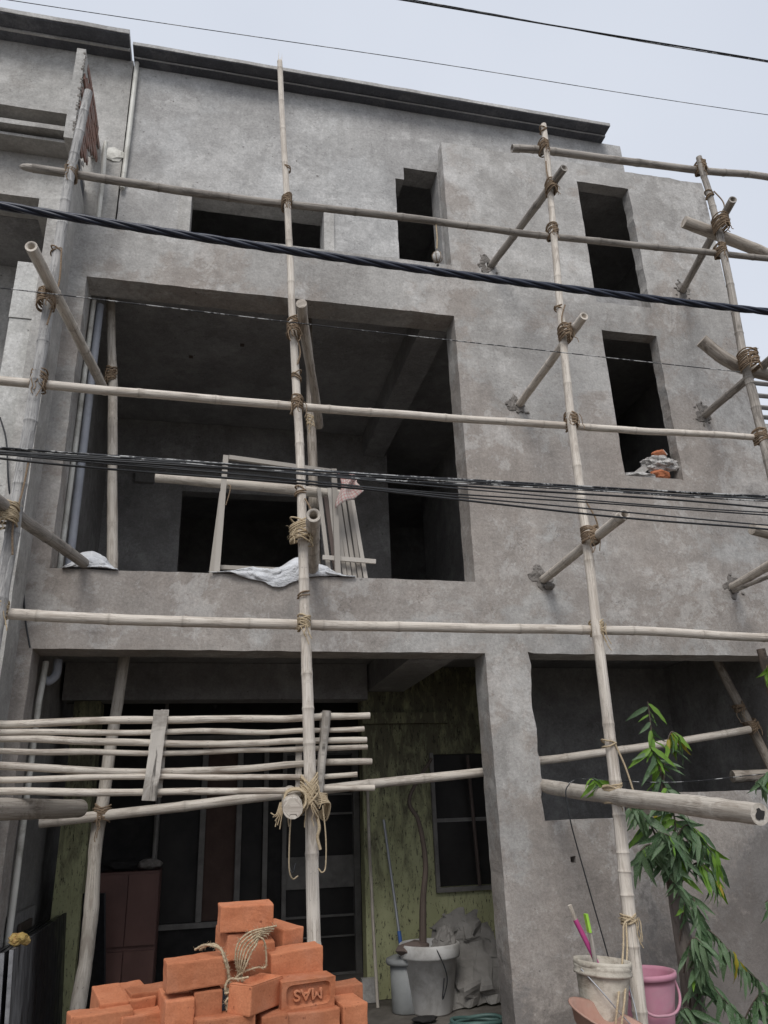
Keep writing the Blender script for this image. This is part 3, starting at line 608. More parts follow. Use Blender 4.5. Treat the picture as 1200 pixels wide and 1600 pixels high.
# putlogs
PLS = [
 ('short bamboo poking out at upper right between the two top level poles', (2.41, .12, 6.35), (2.60, -1.22, 6.36), .033, BAM_D),
 ('short bamboo poking out of a broken socket beside the balcony opening', (2.555, .12, 4.885), (2.575, -1.22, 4.945), .033, BAM),
 ('short bamboo poking out of a socket below the thin wires, right of centre', (2.60, .12, 3.305), (2.475, -1.5, 3.275), .034, BAM),
 ('short bamboo poking out by the top corner at far right', (4.455, .12, 6.335), (4.12, -1.22, 6.30), .034, BAM_D),
 ('short bamboo poking out below the curved log at far right', (4.40, .12, 4.94), (4.22, -1.25, 4.84), .034, BAM_D),
 ('short bamboo poking out at the right edge below the wires', (4.34, .12, 3.30), (3.90, -1.3, 3.20), .034, BAM)]
PUT = [pole('bamboo_pole', l, a, b, r, r, m, .4, .006, group='short poles from wall to scaffold') for l, a, b, r, m in PLS]
pole('bamboo_pole', 'split piece of bamboo under the pole at right edge', (4.32, .05, 3.262), (4.05, -.75, 3.15), .020, .016, BAM_D, .4, .004, group='short poles from wall to scaffold')
PC1 = pole('wooden_pole', 'bent short pole tied to the middle upright under the balcony beam', (.795, -.02, 4.52), (.50, -1.26, 4.76), .032, .036, BAL, .3, .012, [(.68, -.5, 4.60), (.55, -1.0, 4.73)], True, cat='wooden pole', group='short poles from wall to scaffold')
PC2 = pole('bamboo_pole', 'hollow bamboo end pointing at the viewer over the plastic sheet', (.765, .2, 3.345), (.565, -1.36, 3.225), .048, .042, BAM, .4, .006, group='short poles from wall to scaffold')
PL1 = pole('bamboo_pole', 'hollow bamboo slanting into the balcony at upper left', (-.90, .30, 4.86), (-1.115, -1.52, 4.765), .036, .036, BAM, .45, .006, group='short poles from wall to scaffold')
PL2 = pole('bamboo_pole', 'bamboo slanting onto the balcony sill at left edge', (-.845, .06, 3.312), (-1.19, -1.25, 3.29), .037, .040, BAM_D, .4, .006, group='short poles from wall to scaffold')
FR1 = pole('wooden_pole', 'thick pole slanting down to the right at top right corner', (3.86, -.905, 6.30), (5.05, -.88, 5.98), .052, .05, BAL, .5, .01, None, True, cat='wooden pole', group='thick logs at right')
FR2 = pole('wooden_pole', 'thick curved log tied to the far right upright', (3.783, -0.900, 5.083), (4.95, -.88, 4.76), .056, .05, BAL, .5, .006, [(3.977, -0.900, 4.923), (4.224, -0.900, 4.840)], True, cat='wooden pole', group='thick logs at right')
FR3 = pole('wooden_pole', 'rough log end cut off by the right edge below the wires', (3.70, -1.10, 3.385), (4.6, -1.08, 3.20), .045, .045, BAL, .5, .01, None, True, cat='wooden pole', group='thick logs at right')
# lashings
def lz(o, x, z, n=7, h=.045, y=-.97, b=.078, a=.042, mat=None, **k): return lash(o, (x, y, z), a=a, b=b, n=n, h=h, mat=mat, **k)
lz(ST_C, .42, 5.865, 6); lz(ST_C, .415, 6.16, 2, .008, -1.0, .032, .030, tail=False); lz(ST_C, .475, 4.72, 9, .07, -1.03, .085, .05); lz(ST_C, .51, 4.165, 9, .06); lz(ST_C, .50, 4.36, 3, .02, -1.0, .036, .034, tail=False)
lz(ST_C, .535, 3.24, 12, .075, -1.04, .07, .085, ROPE_P, tilt=.03); lz(ST_C, .53, 3.52, 3, .02, -1.0, .037, .036, tail=False); lz(ST_C, .56, 2.68, 9, .045, mat=ROPE_P); lz(ST_C, .553, 2.85, 2, .008, -1.0, .04, .038, tail=False)
lz(ST_L, -1.085, 5.875, 7, .05); lz(ST_L, -1.105, 4.74, 10, .06, -1.05, .09, .06); lz(ST_L, -1.10, 4.19, 10, .07, a=.052); lz(ST_L, -1.10, 5.16, 2, .008, -1.0, .04, .038, tail=False); lz(ST_L, -1.14, 3.27, 13, .08, -1.05, .09, .065, ROPE_P); lz(ST_L, -1.13, 2.72, 8, .06, mat=ROPE_P, a=.052)
lz(ST_R, 2.585, 6.83, 7, .05); lz(ST_R, 2.59, 6.99, 3, .015, -1.0, .03, .029, tail=False); lz(ST_R, 2.57, 6.33, 8, .05, -1.03, .08, .045); lz(ST_R, 2.555, 5.925, 7, .06); lz(ST_R, 2.51, 4.915, 10, .06, -1.03, .08, .05); lz(ST_R, 2.49, 4.20, 9, .06)
lz(ST_R, 2.475, 3.30, 11, .06, -1.04, .075, .06); lz(ST_R, 2.47, 2.68, 10, .045, mat=ROPE_P); lz(ST_R, 2.50, 5.16, 2, .01, -1.0, .034, .034, tail=False)
lz(ST_F, 4.10, 6.89, 8, .05); lz(ST_F, 4.10, 6.55, 3, .02, -1.0, .035, .034, tail=False); lz(ST_F, 4.10, 6.19, 11, .07, -1.05, .10, .055); lz(ST_F, 4.10, 5.97, 8, .05); lz(ST_F, 4.05, 4.83, 13, .09, -1.05, .10, .07); lz(ST_F, 4.06, 4.20, 10, .06)
# hanging rope ends beside the lashings
for o, pts in ((ST_C, [(.475, -1.04, 4.70), (.52, -1.03, 4.55), (.505, -1.03, 4.44)]), (ST_L, [(-1.06, -1.05, 5.15), (-1.045, -1.05, 4.9), (-1.06, -1.05, 4.72), (-1.08, -1.05, 4.55)]), (ST_L, [(-1.07, -1.05, 3.6), (-1.08, -1.05, 3.4), (-1.10, -1.06, 3.2), (-1.08, -1.06, 3.02)]),
               (ST_C, [(.555, -1.04, 3.46), (.60, -1.05, 3.36), (.615, -1.05, 3.24)]), (ST_R, [(2.53, -1.05, 5.16), (2.49, -1.05, 5.05), (2.48, -1.06, 4.95)]), (ST_R, [(2.55, -1.04, 6.6), (2.54, -1.05, 6.45), (2.56, -1.05, 6.34)]), (ST_R, [(2.48, -1.04, 3.55), (2.53, -1.05, 3.42), (2.55, -1.03, 3.32)]), (ST_F, [(4.12, -1.04, 6.56), (4.17, -1.06, 6.42), (4.14, -1.06, 6.25)])):
    pipe('rope_end', curve(pts, 6), .006, ROPE, o, 5)

# ------------------------------------------------------------------ props and level poles inside the openings
o = pole('wooden_pole', 'peeled wooden prop standing inside the balcony at left', (-.735, .5, 3.102), (-.985, .5, 6.015), .044, .036, BAL_P, .5, .02, [(-.76, .5, 3.6), (-.86, .5, 4.8)], True, cat='wooden pole', group='props under ceilings')
lash(o, (-.90, .49, 5.13), a=.052, b=.052, n=9, h=.08, mat=ROPE)
o = pole('wooden_pole', 'peeled wooden prop half hidden behind the middle upright pole', (.85, .5, 3.102), (.765, .5, 6.015), .046, .036, BAL, .5, .014, None, True, cat='wooden pole', group='props under ceilings')
lash(o, (.80, .5, 4.83), a=.05, b=.05, n=5, h=.06, mat=ROPE_P)
o = pole('wooden_pole', 'pale peeled log lying across the balcony behind a timber frame', (-0.465, 0.400, 4.175), (1.096, 0.360, 4.087), .040, .044, BAL_P, .5, .02, None, True, cat='wooden pole')
PR1 = pole('wooden_pole', 'crooked wooden prop leaning in the porch beside the granite slabs', (-.72, .40, .152), (-.585, .52, 2.945), .050, .040, BAL_P, .5, .022, [(-0.680, 0.420, 0.595), (-0.651, 0.430, 1.058), (-0.653, 0.440, 1.479), (-0.634, 0.460, 1.971)], True, cat='wooden pole', group='props under ceilings')
LONG = pole('bamboo_pole', 'long level bamboo running behind the porch column into the side room', (-1.02, .36, 1.63), (4.50, .40, 2.165), .034, .030, BAM, .4, .016, [(2.18, .38, 1.885), (2.63, .38, 1.945)])
lash(PR1, (-.635, .40, 1.675), a=.062, b=.085, n=11, h=.05, mat=ROPE)
PR2 = pole('wooden_pole', 'leaning prop in the dark side room at right', (5.0-.18, .50, 1.55), (4.32, .50, 2.945), .044, .036, BAL, .5, .012, None, True, cat='wooden pole', group='props under ceilings')
lash(PR2, (4.50, .48, 2.36), wdir=(-.4, 0, 1), a=.05, b=.06, n=5, h=.03); lash(PR2, (4.57, .46, 2.2), wdir=(-.4, 0, 1), a=.055, b=.075, n=8, h=.05)
pole('wooden_pole', 'dark log end lying in the side room at right edge', (4.36, .55, 1.80), (4.73, .5, 1.80), .05, .05, BAL, .4, .006, None, True, cat='wooden pole')
RPL = pole('wooden_pole', 'thick pale log sticking out of the right opening over the plant', (2.44, .30, 1.785), (2.46, -2.23, 1.545), .047, .050, BAL_P, .6, .01, [(2.425, -.92, 1.665)], True, cat='wooden pole', group='thick logs at right', n=16)
m = MB(); m.add([Vector((2.46, -2.2325, 1.545))+Vector((.024*math.cos(t*.52)*(1+.3*math.sin(t*2.1)), 0, .026*math.sin(t*.52)*(1+.25*math.cos(t*1.7)))) for t in range(12)], [tuple(range(12))]); m.build('rotten_core', BLK, RPL, (2.46, -2.23, 1.545))
lash(ST_R, (2.43, -.97, 1.675), wdir=(0, 0, 1), a=.05, b=.10, n=8, h=.06, mat=ROPE_P)
lz(ST_R, 2.43, 1.96, 2, .01, -1.0, .045, .043, ROPE_P, tail=False)
pipe('rope_end', curve([(2.45, -1.04, 1.95), (2.49, -1.05, 1.82), (2.525, -1.05, 1.66)], 6), .006, ROPE_P, ST_R, 5)
LLOG = pole('wooden_pole', 'thick log under the stick hurdle at the left edge', (-.70, -.22, 1.70), (-1.10, -1.35, 1.685), .052, .056, BAL, .6, .01, None, True, cat='wooden pole', n=16)
CLOG = pole('wooden_pole', 'pale log end pointing at the viewer, tied to the middle upright', (.60, .1, 1.76), (.455, -1.40, 1.645), .05, .053, BAL_P, .6, .006, None, True, cat='wooden pole', n=14)
lash(CLOG, (.50, -1.1, 1.695), wdir=(.1, 1, .08), vdir=(1, 0, 0), a=.062, b=.07, n=10, h=.09, mat=ROPE_P, tilt=.03)
lash(ST_C, (.585, -1.03, 1.72), a=.055, b=.07, n=14, h=.075, mat=ROPE_P, tilt=.07)
m = MB()
for k in range(7): m.tube(curve([(.60, -1.06, 1.73-.012*k), (.66+.006*k, -1.03, 1.72-.008*k), (.69, -.98, 1.69-.02*k+.02), (.66, -.95, 1.63-.006*k), (.61, -1.0, 1.66)], 6), .005, 5, False)
m.tube(curve([(.475, -1.12, 1.6), (.47, -1.12, 1.5), (.47, -1.12, 1.36), (.49, -1.1, 1.31), (.52, -1.08, 1.32)], 7), .004, 5, False)
m.tube(curve([(.655, -1.05, 1.66), (.67, -1.06, 1.5), (.668, -1.06, 1.36), (.65, -1.06, 1.33), (.63, -1.05, 1.35)], 7), .004, 5, False)
m.tube(curve([(.62, -1.05, 1.62), (.635, -1.06, 1.55), (.625, -1.06, 1.5), (.64, -1.06, 1.44)], 6), .009, 5, False)
for k in range(5): m.tube(curve([(.44-.006*k, -1.15, 1.68), (.425-.008*k, -1.17, 1.62), (.415-.012*k, -1.16, 1.55+.02*k)], 5), .0035, 4, False)
m.build('rope_loops', ROPE_P, ST_C, (.6, -1.05, 1.7), True)

# ------------------------------------------------------------------ stick hurdle tied in front of the porch
HUR = root('stick_hurdle', 'hurdle of seven thin level sticks nailed to wooden cleats before the porch', 'hurdle', (-.26, -.88, 1.72))
for i, (a, b, r, v) in enumerate([((-1.528, -0.880, 2.137), (0.966, -0.880, 2.153), .021, (-0.060, -0.880, 2.126)), ((-1.520, -0.880, 2.091), (0.929, -0.880, 2.076), .016, (-0.057, -0.880, 2.067)), ((-1.515, -0.880, 2.062), (0.943, -0.880, 2.014), .019, (-0.123, -0.880, 2.012)),
        ((-1.506, -0.880, 2.008), (0.946, -0.880, 1.974), .016, (-0.291, -0.880, 1.957)), ((-1.491, -0.880, 1.922), (0.970, -0.880, 1.892), .020, (-0.012, -0.880, 1.867)), ((-1.481, -0.880, 1.866), (0.882, -0.880, 1.823), .016, (-0.213, -0.880, 1.822)), ((-1.467, -0.880, 1.785), (0.981, -0.880, 1.747), .019, (-0.209, -0.880, 1.759))]):
    SEED[0] += 3; pts, rad = bamboo_path(a, b, r*1.06, r*.92, .22, .026, SEED[0], [v], True); pipe('stick', pts, rad, STICK, HUR, 9, a)
def cleat(a, b, wd, th, mat, y=0):
    a, b = Vector(a), Vector(b); d = (b-a).normalized(); s_ = d.cross(Vector((0, 1, 0))).normalized(); pts = []; vs = []; fs = []
    N = 14
    for i in range(N+1):
        c = a.lerp(b, i/N)+s_*.004*noise.noise((i*.8, a.x*9, 1)); w_ = wd*(1+.06*noise.noise((i*1.3, b.x*9, 4)))
        for x, yy in ((-1, -1), (1, -1), (1, 1), (-1, 1)): vs.append(c+s_*w_/2*x+Vector((0, th/2*yy, 0)))
    for i in range(N): fs += [(i*4+k, i*4+(k+1) % 4, i*4+4+(k+1) % 4, i*4+4+k) for k in range(4)]
    fs += [(3, 2, 1, 0), (N*4, N*4+1, N*4+2, N*4+3)]
    return mk('cleat', vs, fs, mat, HUR, tuple(a), False, [((k % 4)/4*.25, (k//4)*.03) for k in range(len(vs))])
cleat((-0.261, -0.915, 1.714), (-0.230, -0.915, 2.186), .075, .024, PLANK, 0)
cleat((-0.222, -0.845, 1.731), (-0.213, -0.845, 2.198), .045, .024, PLANK, 0)
pipe('cleat', *(lambda a: (a[0], a[1]))(bamboo_path((0.650, -0.915, 1.701), (0.704, -0.915, 2.176), .024, .026, .2, .004, 5, None, True)), PLANK, HUR, 9)
cleat((0.547, -0.845, 1.723), (0.549, -0.845, 2.016), .035, .02, PLANK, 0)
cleat((0.674, -0.845, 1.726), (0.696, -0.845, 2.178), .04, .02, PLANK, 0)

# ------------------------------------------------------------------ things on the balcony
FRM = root('timber_frame', 'thin grey timber frame standing on the balcony sill', 'frame', (.5, .12, 3.27))
def stick(name, a, b, w_, h_, parent, mat=PLANK): return MB().bar(a, b, w_, h_, (0, 1, .01)).build(name, mat, parent, tuple(a))
stick('frame_leg', (.045, .12, 3.275), (.075, .14, 4.28), .042, .035, FRM); stick('frame_leg', (.955, .12, 3.275), (.935, .14, 4.22), .042, .035, FRM)
stick('frame_leg', (.005, .24, 3.275), (.06, .22, 4.0), .04, .03, FRM); stick('top_rail', (.10, .14, 4.268), (.912, .14, 4.20), .035, .03, FRM); stick('lower_rail', (.07, .17, 3.37), (.93, .17, 3.36), .03, .03, FRM)
pipe('tie', curve([(.10, .11, 4.02), (.12, .10, 4.0), (.11, .10, 3.93), (.09, .11, 3.85)], 5), .005, ROPE, FRM, 4)
HU2 = root('slat_bundle', 'bundle of narrow wooden slats leaning at the right of the balcony frame', 'slats', (1.05, .2, 3.27))
for i in range(8):
    x0 = .88+.040*i+rnd.uniform(-.01, .01); stick('slat', (x0+.03, .17+.012*(i % 3), 3.275), (x0-.035+rnd.uniform(-.02, .02), .30+.012*(i % 3), 4.06+rnd.uniform(-.06, .08)), .032, .022, HU2, PLANK if i != 1 else DWOOD)
stick('cross_slat', (.84, .145, 3.47), (1.26, .145, 3.45), .035, .02, HU2)
def cloth(name, P, nu, nv, mat, parent=None, org=None, smooth=True, thick=0.0):
    vs = [P(i/nu, j/nv) for i in range(nu+1) for j in range(nv+1)]; n = nv+1
    fs = [(i*n+j, (i+1)*n+j, (i+1)*n+j+1, i*n+j+1) for i in range(nu) for j in range(nv)]
    o = mk(name, vs, fs, mat, parent, org or vs[0], smooth, [(i/nu, j/nv) for i in range(nu+1) for j in range(nv+1)])
    md = o.modifiers.new('thickness', 'SOLIDIFY'); md.thickness = thick or .003; return o
def towel_p(u, v):
    x = .96+.17*u+.025*math.sin(v*5+u*3); z = 4.155-.02*u-(.30-.16*u)*v; y = .07+.03*math.sin(u*9+v*2)-.02*v; return Vector((x, y, z))
tag(cloth('towel', towel_p, 14, 12, TOWEL), 'red and white checked towel hanging from the slats on the balcony', 'towel')
def sheet_p(x0, x1, peaks, droop, seed):
    def P(u, v):
        x = x0+(x1-x0)*u; pk = sum(h*math.exp(-((x-c)/w_)**2) for c, h, w_ in peaks); dr = sum(h*math.exp(-((x-c)/w_)**2) for c, h, w_ in droop)
        ed = min(1, 5*min(u, 1-u)+.1); nz = .022*noise.noise((x*6, v*3, seed))+.020*noise.noise((x*14, v*6, seed))+.014*abs(noise.noise((x*30, v*11, seed+2)))-.006
        t = v*1.0
        if t < .5: s = t/.5; return Vector((x+nz, (.24-.25*s)*(.25+.75*ed)-.006*ed, 3.271+.011*ed+pk*math.sin(s*math.pi*.8+.25)*ed+abs(nz)*.8*ed))
        s = (t-.5)/.5; return Vector((x+nz*1.5-.02*s, -.016-.02*s*(1-s)-abs(nz)*.6, 3.271+.014*ed+pk*.5*(1-s)*ed-dr*s*ed+nz*.3*(1-s)))
    return P
tag(cloth('plastic_sheet', sheet_p(.02, 1.06, [(.66, .16, .17), (.30, .06, .12), (.88, .05, .1)], [(.50, .085, .14), (.3, .03, .08), (.6, .03, .3)], 1), 90, 40, SHEET), 'crumpled white plastic sheet draped over the middle of the balcony sill', 'plastic sheet')
tag(cloth('plastic_sheet', sheet_p(-.99, -.63, [(-.83, .15, .10)], [(-.8, .004, .3)], 2), 44, 30, SHEET), 'small white plastic sheet bunched at the left end of the balcony sill', 'plastic sheet')
# charm hanging from the topmost level pole
CH = root('hanging_charm', 'round pale charm hanging on a string before the narrow upper opening', 'charm', (1.591, -0.938, 5.805))
a = Vector((1.585, -0.938, 5.879)); b = Vector((1.576, -0.938, 5.557))
pipe('string', curve([a+Vector((0, 0, .02)), a.lerp(b, .4)+Vector((.006, 0, 0)), a.lerp(b, .75)], 5), .006, ROPE_P, CH, 5)
v, f = lathe([(.0, .05), (.02, .045), (.034, .02), (.037, 0), (.032, -.024), (.018, -.043), (0, -.048)], 14, b); mk('ball', v, f, RUBBLE, CH, tuple(b), True)
for i in range(6):
    t = i*1.047; mk('net_cord', *tube([b+Vector((math.cos(t)*rr_*1.05, math.sin(t)*rr_*1.05, z)) for rr_, z in ((.004, .055), (.022, .045), (.037, .015), (.036, -.02), (.018, -.046), (0, -.05))], .003, 4)[:2], ROPE, CH, tuple(b), True)
lump('tassel', b+Vector((0, 0, -.075)), (.012, .012, .01), BLK, CH, 2, 1)
# rubble on the narrow window sill
tag(lump('rubble_chunk', (3.87, .07, 4.43), (.155, .075, .075), RUBBLE, None, 5, 4, .4, 2.0), 'pale speckled mortar chunk propped on the narrow window sill', 'rubble')
tag(lump('rubble_chunk', (3.64, .05, 4.29), (.155, .06, .032), RUBBLE, None, 9, 3, .35, 2.4), 'flat mortar debris lying at the left of the narrow window sill', 'rubble')
def brick_mesh(L, W_, H, seed, frog=None, bev=.006, chip=.004):
    """a fired brick: long axis x, front face towards -y, chipped edges; frog = 'front' or 'top'"""
    import bmesh
    bm = bmesh.new(); bmesh.ops.create_cube(bm, size=1.0)
    for v in bm.verts: v.co = Vector((v.co.x*L, v.co.y*W_, v.co.z*H))
    if frog:
        bm.faces.ensure_lookup_table(); nn = Vector((0, -1, 0)) if frog == 'front' else Vector((0, 0, 1))
        fc = max(bm.faces, key=lambda f_: f_.normal.dot(nn)); bmesh.ops.inset_individual(bm, faces=[fc], thickness=min(L, H)*.17)
        for v in fc.verts:
            if abs(v.co.x) > L*.3: v.co.x *= .94
        vs0 = list(fc.verts); bmesh.ops.bevel(bm, geom=vs0, offset=.022, segments=3, affect='VERTICES', profile=.5)
        bm.faces.ensure_lookup_table(); fc = max((f_ for f_ in bm.faces if f_.normal.dot(nn) > .9), key=lambda f_: -f_.calc_center_median().xz.length if frog == 'front' else -f_.calc_center_median().xy.length)
        bmesh.ops.inset_individual(bm, faces=[fc], thickness=.006, depth=-.014)
    eds = [e for e in bm.edges if e.calc_face_angle(0) > 1.2 and all(abs(abs(v.co.x)-L/2) < .002 or abs(abs(v.co.z)-H/2) < .002 for v in e.verts)]
    bmesh.ops.bevel(bm, geom=eds, offset=bev, segments=2, affect='EDGES', profile=.6)
    if not frog: bmesh.ops.subdivide_edges(bm, edges=[e for e in bm.edges if e.calc_length() > .05], cuts=5, use_grid_fill=True)
    for v in bm.verts:
        nv = noise.noise_vector(v.co*28+Vector((seed*3.1, seed, 0))); n2 = noise.noise_vector(v.co*9+Vector((seed, 0, seed*2.)))
        v.co += Vector(nv)*chip*.55+Vector(n2)*chip
    me = bpy.data.meshes.new('brick'); bm.to_mesh(me); bm.free(); me.materials.append(BRICK); return me
def put(name, me, loc, rot=(0, 0, 0)):
    o = bpy.data.objects.new(name, me); C.objects.link(o); o.location = loc; o.rotation_euler = rot; return o
tag(lump('broken_brick', (3.89, .08, 4.535), (.07, .05, .038), BRICK, None, 4, 3, .35, 1.3), 'broken red brick on top of the speckled chunk in the narrow window', 'brick', 'brick pieces in the narrow window')
tag(lump('broken_brick', (3.85, .055, 4.325), (.085, .05, .045), BRICK, None, 6, 3, .35, 1.3), 'broken red brick under the speckled chunk in the narrow window', 'brick', 'brick pieces in the narrow window')
stick2 = MB().bar((3.60, .12, 4.30), (3.95, .11, 4.56), .06, .10, (0, 1, .01)).build('plank_piece', PL_NB, None, (3.55, .22, 4.30)); tag(stick2, 'grey slab piece slanting behind the rubble in the narrow window', 'slab')

# ------------------------------------------------------------------ cables and wires over the street
def span(a, b, sag, n=40, x0=-9, x1=16):
    """straight line through two points, prolonged to both sides, with a little sag between"""
    a, b = Vector(a), Vector(b); d = (b-a)/(b.x-a.x); o = []
    for i in range(n+1):
        x = x0+(x1-x0)*i/n; t = (x-a.x)/(b.x-a.x); p = a+d*(x-a.x); p.z -= sag*4*t*(1-t) if -.6 < t < 1.6 else sag*4*(-.96); o.append(p)
    return o
def wire(label, a, b, r, mat, sag=.0, wob=0.0, seed=0, x0=-9, x1=16, group=None, nm='wire', cat='wire'):
    pts = [p+Vector((0, noise.noise((p.x*.7, seed, 1))*wob, noise.noise((p.x*.7, seed, 7))*wob)) for p in span(a, b, sag, 90, x0, x1)]
    o = pipe(nm, pts, r, mat, None, 5); tag(o, label, cat, group); return o
TW = root('power_cable', 'thick twisted dark blue cable crossing in front of the upper storey', 'cable', (-0.995, -2.500, 4.188))
ax = span((-0.995, -2.500, 4.188), (2.931, -2.500, 4.111), .035, 420, -6, 10)
for k in range(4):
    pts = [p+Vector((0, math.cos(p.x*11+k*1.571)*.0105, math.sin(p.x*11+k*1.571)*.0105)) for p in ax]; pipe('strand', pts, .0105, CABLE, TW, 6)
gB = 'thin cables of the middle bundle'
BW = [(700,788,.0055,.02),(703,792,.0045,.035),(706,794,.0045,.03),(709,797,.006,.05),(702,800,.004,.03),(712,806,.0045,.06),(707,826,.0045,.02),(714,824,.006,.05),(701,790,.005,.05),(704,812,.004,.04)]
BL = ['dusty top cable of the middle bundle crossing the balcony opening', None, None, None, None, None, None, 'heavy lowest black cable of the middle bundle ending low at the right', None, None]
E2 = [((-0.972, -2.000, 3.232),(3.095, -2.000, 3.222)),((-0.962, -2.030, 3.208),(3.066, -2.030, 3.196)),((-0.975, -1.980, 3.225),(3.108, -1.980, 3.211)),((-0.963, -2.020, 3.197),(3.061, -2.020, 3.145)),((-0.958, -2.050, 3.205),(3.042, -2.050, 3.163)),((-0.975, -1.970, 3.210),(3.092, -1.970, 3.115)),((-0.958, -2.040, 3.194),(3.015, -2.040, 3.023)),((-0.966, -2.000, 3.190),(3.044, -2.000, 3.016)),((-0.982, -1.960, 3.244),(3.128, -1.960, 3.232)),((-0.953, -2.060, 3.191),(3.019, -2.060, 3.100))]
for i, (a, b) in enumerate(E2):
    wire(BL[i] or 'thin black cable in the middle bundle crossing below the balcony opening centre', a, b, BW[i][2], WIRE_G if i in (0, 2, 4, 8) else WIRE, -.004*(i % 4)+.012, .02, i*5.3, -6, 10, gB, 'cable', 'cable')
wire('single thin wire slanting across the top of the balcony opening', (-1.247, -1.500, 4.467), (3.950, -1.100, 4.679), .0035, WIRE_G, .01, .004, 3, -5, 3.9)
wire('thin upper wire crossing the sky above the roof', (-0.852, -3.200, 4.579), (2.541, -3.200, 4.711), .0016, WIRE_G, .0, .006, 4)
wire('darker wire crossing the sky at the top right corner', (0.769, -3.000, 5.309), (2.867, -3.000, 5.403), .0042, WIRE, .0, .006, 8)
wire('second strand hugging the darker wire at the top right corner', (0.819, -3.000, 5.322), (2.864, -3.000, 5.393), .003, WIRE_G, .0, .01, 12)
tag(pipe('wire', curve([(-1.456, -0.370, 4.223), (-1.391, -0.370, 4.042), (-1.335, -0.360, 3.719), (-1.274, -0.200, 3.372), (-1.236, -0.020, 3.113), (-1.192, -0.020, 2.893), (-1.142, -0.020, 2.712)], 6), .006, WIRE, None, 5), 'black wire running down the left pier to the porch lintel', 'wire')
tag(pipe('wire', curve([(2.188, -0.900, 1.740), (2.155, -0.900, 1.682), (2.169, -0.900, 1.503), (2.245, -0.850, 1.220), (2.356, -0.800, 0.776)], 6), .004, WIRE, None, 5), 'thin wire dropping from the thick log to the buckets', 'wire')
tag(pipe('wire', curve([(2.183, -0.900, 1.740), (2.254, -0.900, 1.764), (2.506, -0.700, 1.759), (3.115, -0.600, 1.737), (3.865, -0.500, 1.777)], 6), .003, WIRE_G, None, 5), 'pale thin wire stretched level behind the plant at right', 'wire')

# ------------------------------------------------------------------ heap of bricks in front
BL_, BW_, BH_ = .218, .104, .098
E2V = Vector((-math.sin(R(7)), math.cos(R(7)), 0)); E1V = Vector((math.cos(R(7)), math.sin(R(7)), 0))
BM = [brick_mesh(BL_, BW_, BH_, s_) for s_ in range(1, 6)]
BHD = [brick_mesh(BW_, BL_, BH_, s_) for s_ in range(6, 9)]            # header towards the street
BFT = brick_mesh(BL_, BW_, .104, 12, 'front'); BTP = brick_mesh(BL_, BW_, BH_, 13, 'top')
GB = 'bricks of the heap'
def bput(label, fc, me, depth, dyaw=0.0, tilt=0.0, rollz=0.0):
    c = Vector(fc)+E2V*depth/2; o = put('brick', me, c, (R(tilt), R(rollz), R(7+dyaw))); tag(o, label, 'brick', GB); return o
bput('single brick lying on the very top of the heap', (0.216, -1.933, 1.232), BM[0], BW_, -2, 6)
bput('large tilted brick at the left, with rope passing behind it', (0.020, -2.129, 1.075), BM[1], BW_, 3, 4, -2)
bput('brick showing its end under the large tilted left brick, left of two', (-0.035, -2.145, 0.954), BHD[0], BL_, 2, 2)
bput('brick showing its end under the large tilted left brick, right of two', (0.067, -2.113, 0.970), BHD[1], BL_, 1, 2)
CB = bput('corner-on brick with a hollow on its upper face, beside the rope', (0.253, -2.110, 0.982), BTP, BW_, 46, 3)
MAS = bput('brick stamped MAS upside down in an oval hollow', (0.449, -2.036, 0.965), BFT, BW_, 4, 5)
bput('tilted brick resting on the stamped brick', (0.416, -1.949, 1.060), BM[2], BW_, 4, 5, -3)
bput('brick at the upper right, behind the tilted one by the upright pole', (0.374, -1.843, 1.131), BHD[2], BL_, 22, 5)
bput('brick directly under the topmost one, left of the rope', (0.182, -1.917, 1.132), BHD[0], BL_, 4, 4)
bput('brick behind the hanging rope coil, under the top', (0.282, -1.925, 1.097), BHD[1], BL_, -3, 4)
bput('bottom row brick under the stamped one', (0.464, -2.054, 0.862), BM[3], BW_, 3, 3)
bput('brick at the right end of the bottom row', (0.628, -2.024, 0.872), BHD[2], BL_, 5, 4)
bput('brick corner showing behind the right end of the stamped brick', (0.591, -1.887, 0.907), BM[4], BW_, 3, 2)
bput('bottom row brick under the corner-on one', (0.306, -2.103, 0.870), BHD[0], BL_, 6, 2)
bput('bottom row brick left of centre below the rope end', (0.133, -2.165, 0.889), BM[0], BW_, 3, 2)
bput('brick behind the corner-on one, in the shadow of the coil', (0.332, -1.929, 1.000), BM[1], BW_, 5, 2)
bput('brick deep in the middle of the heap under the coil', (0.200, -1.865, 1.026), BM[2], BW_, 2, 2)
bput('outer left brick with its end towards the street', (-0.284, -2.025, 0.954), BHD[1], BL_, 8, 8)
bput('low left brick beside the outer one, dusty on top', (-0.199, -1.984, 0.952), BHD[2], BL_, 14, 8)
bput('low brick just left of the two end-on bricks', (-0.125, -1.945, 0.958), BM[3], BW_, 12, 6)
bput('long brick at the lower left corner of the heap', (-0.308, -2.108, 0.925), BM[4], BW_, 8, 3)
bput('bottom brick between the lower left corner and the end-on pair', (-0.149, -2.059, 0.902), BM[0], BW_, 14, 3)
tc_ = bpy.data.curves.new('lettering', 'FONT'); tc_.body = 'MAS'; tc_.size = .058; tc_.extrude = .006; tc_.bevel_depth = .0012; tc_.align_x = 'CENTER'; tc_.align_y = 'CENTER'; tc_.materials.append(BRICK)
to = bpy.data.objects.new('lettering_curve', tc_); C.objects.link(to); lm = bpy.data.meshes.new_from_object(to.evaluated_get(bpy.context.evaluated_depsgraph_get())); bpy.data.objects.remove(to)
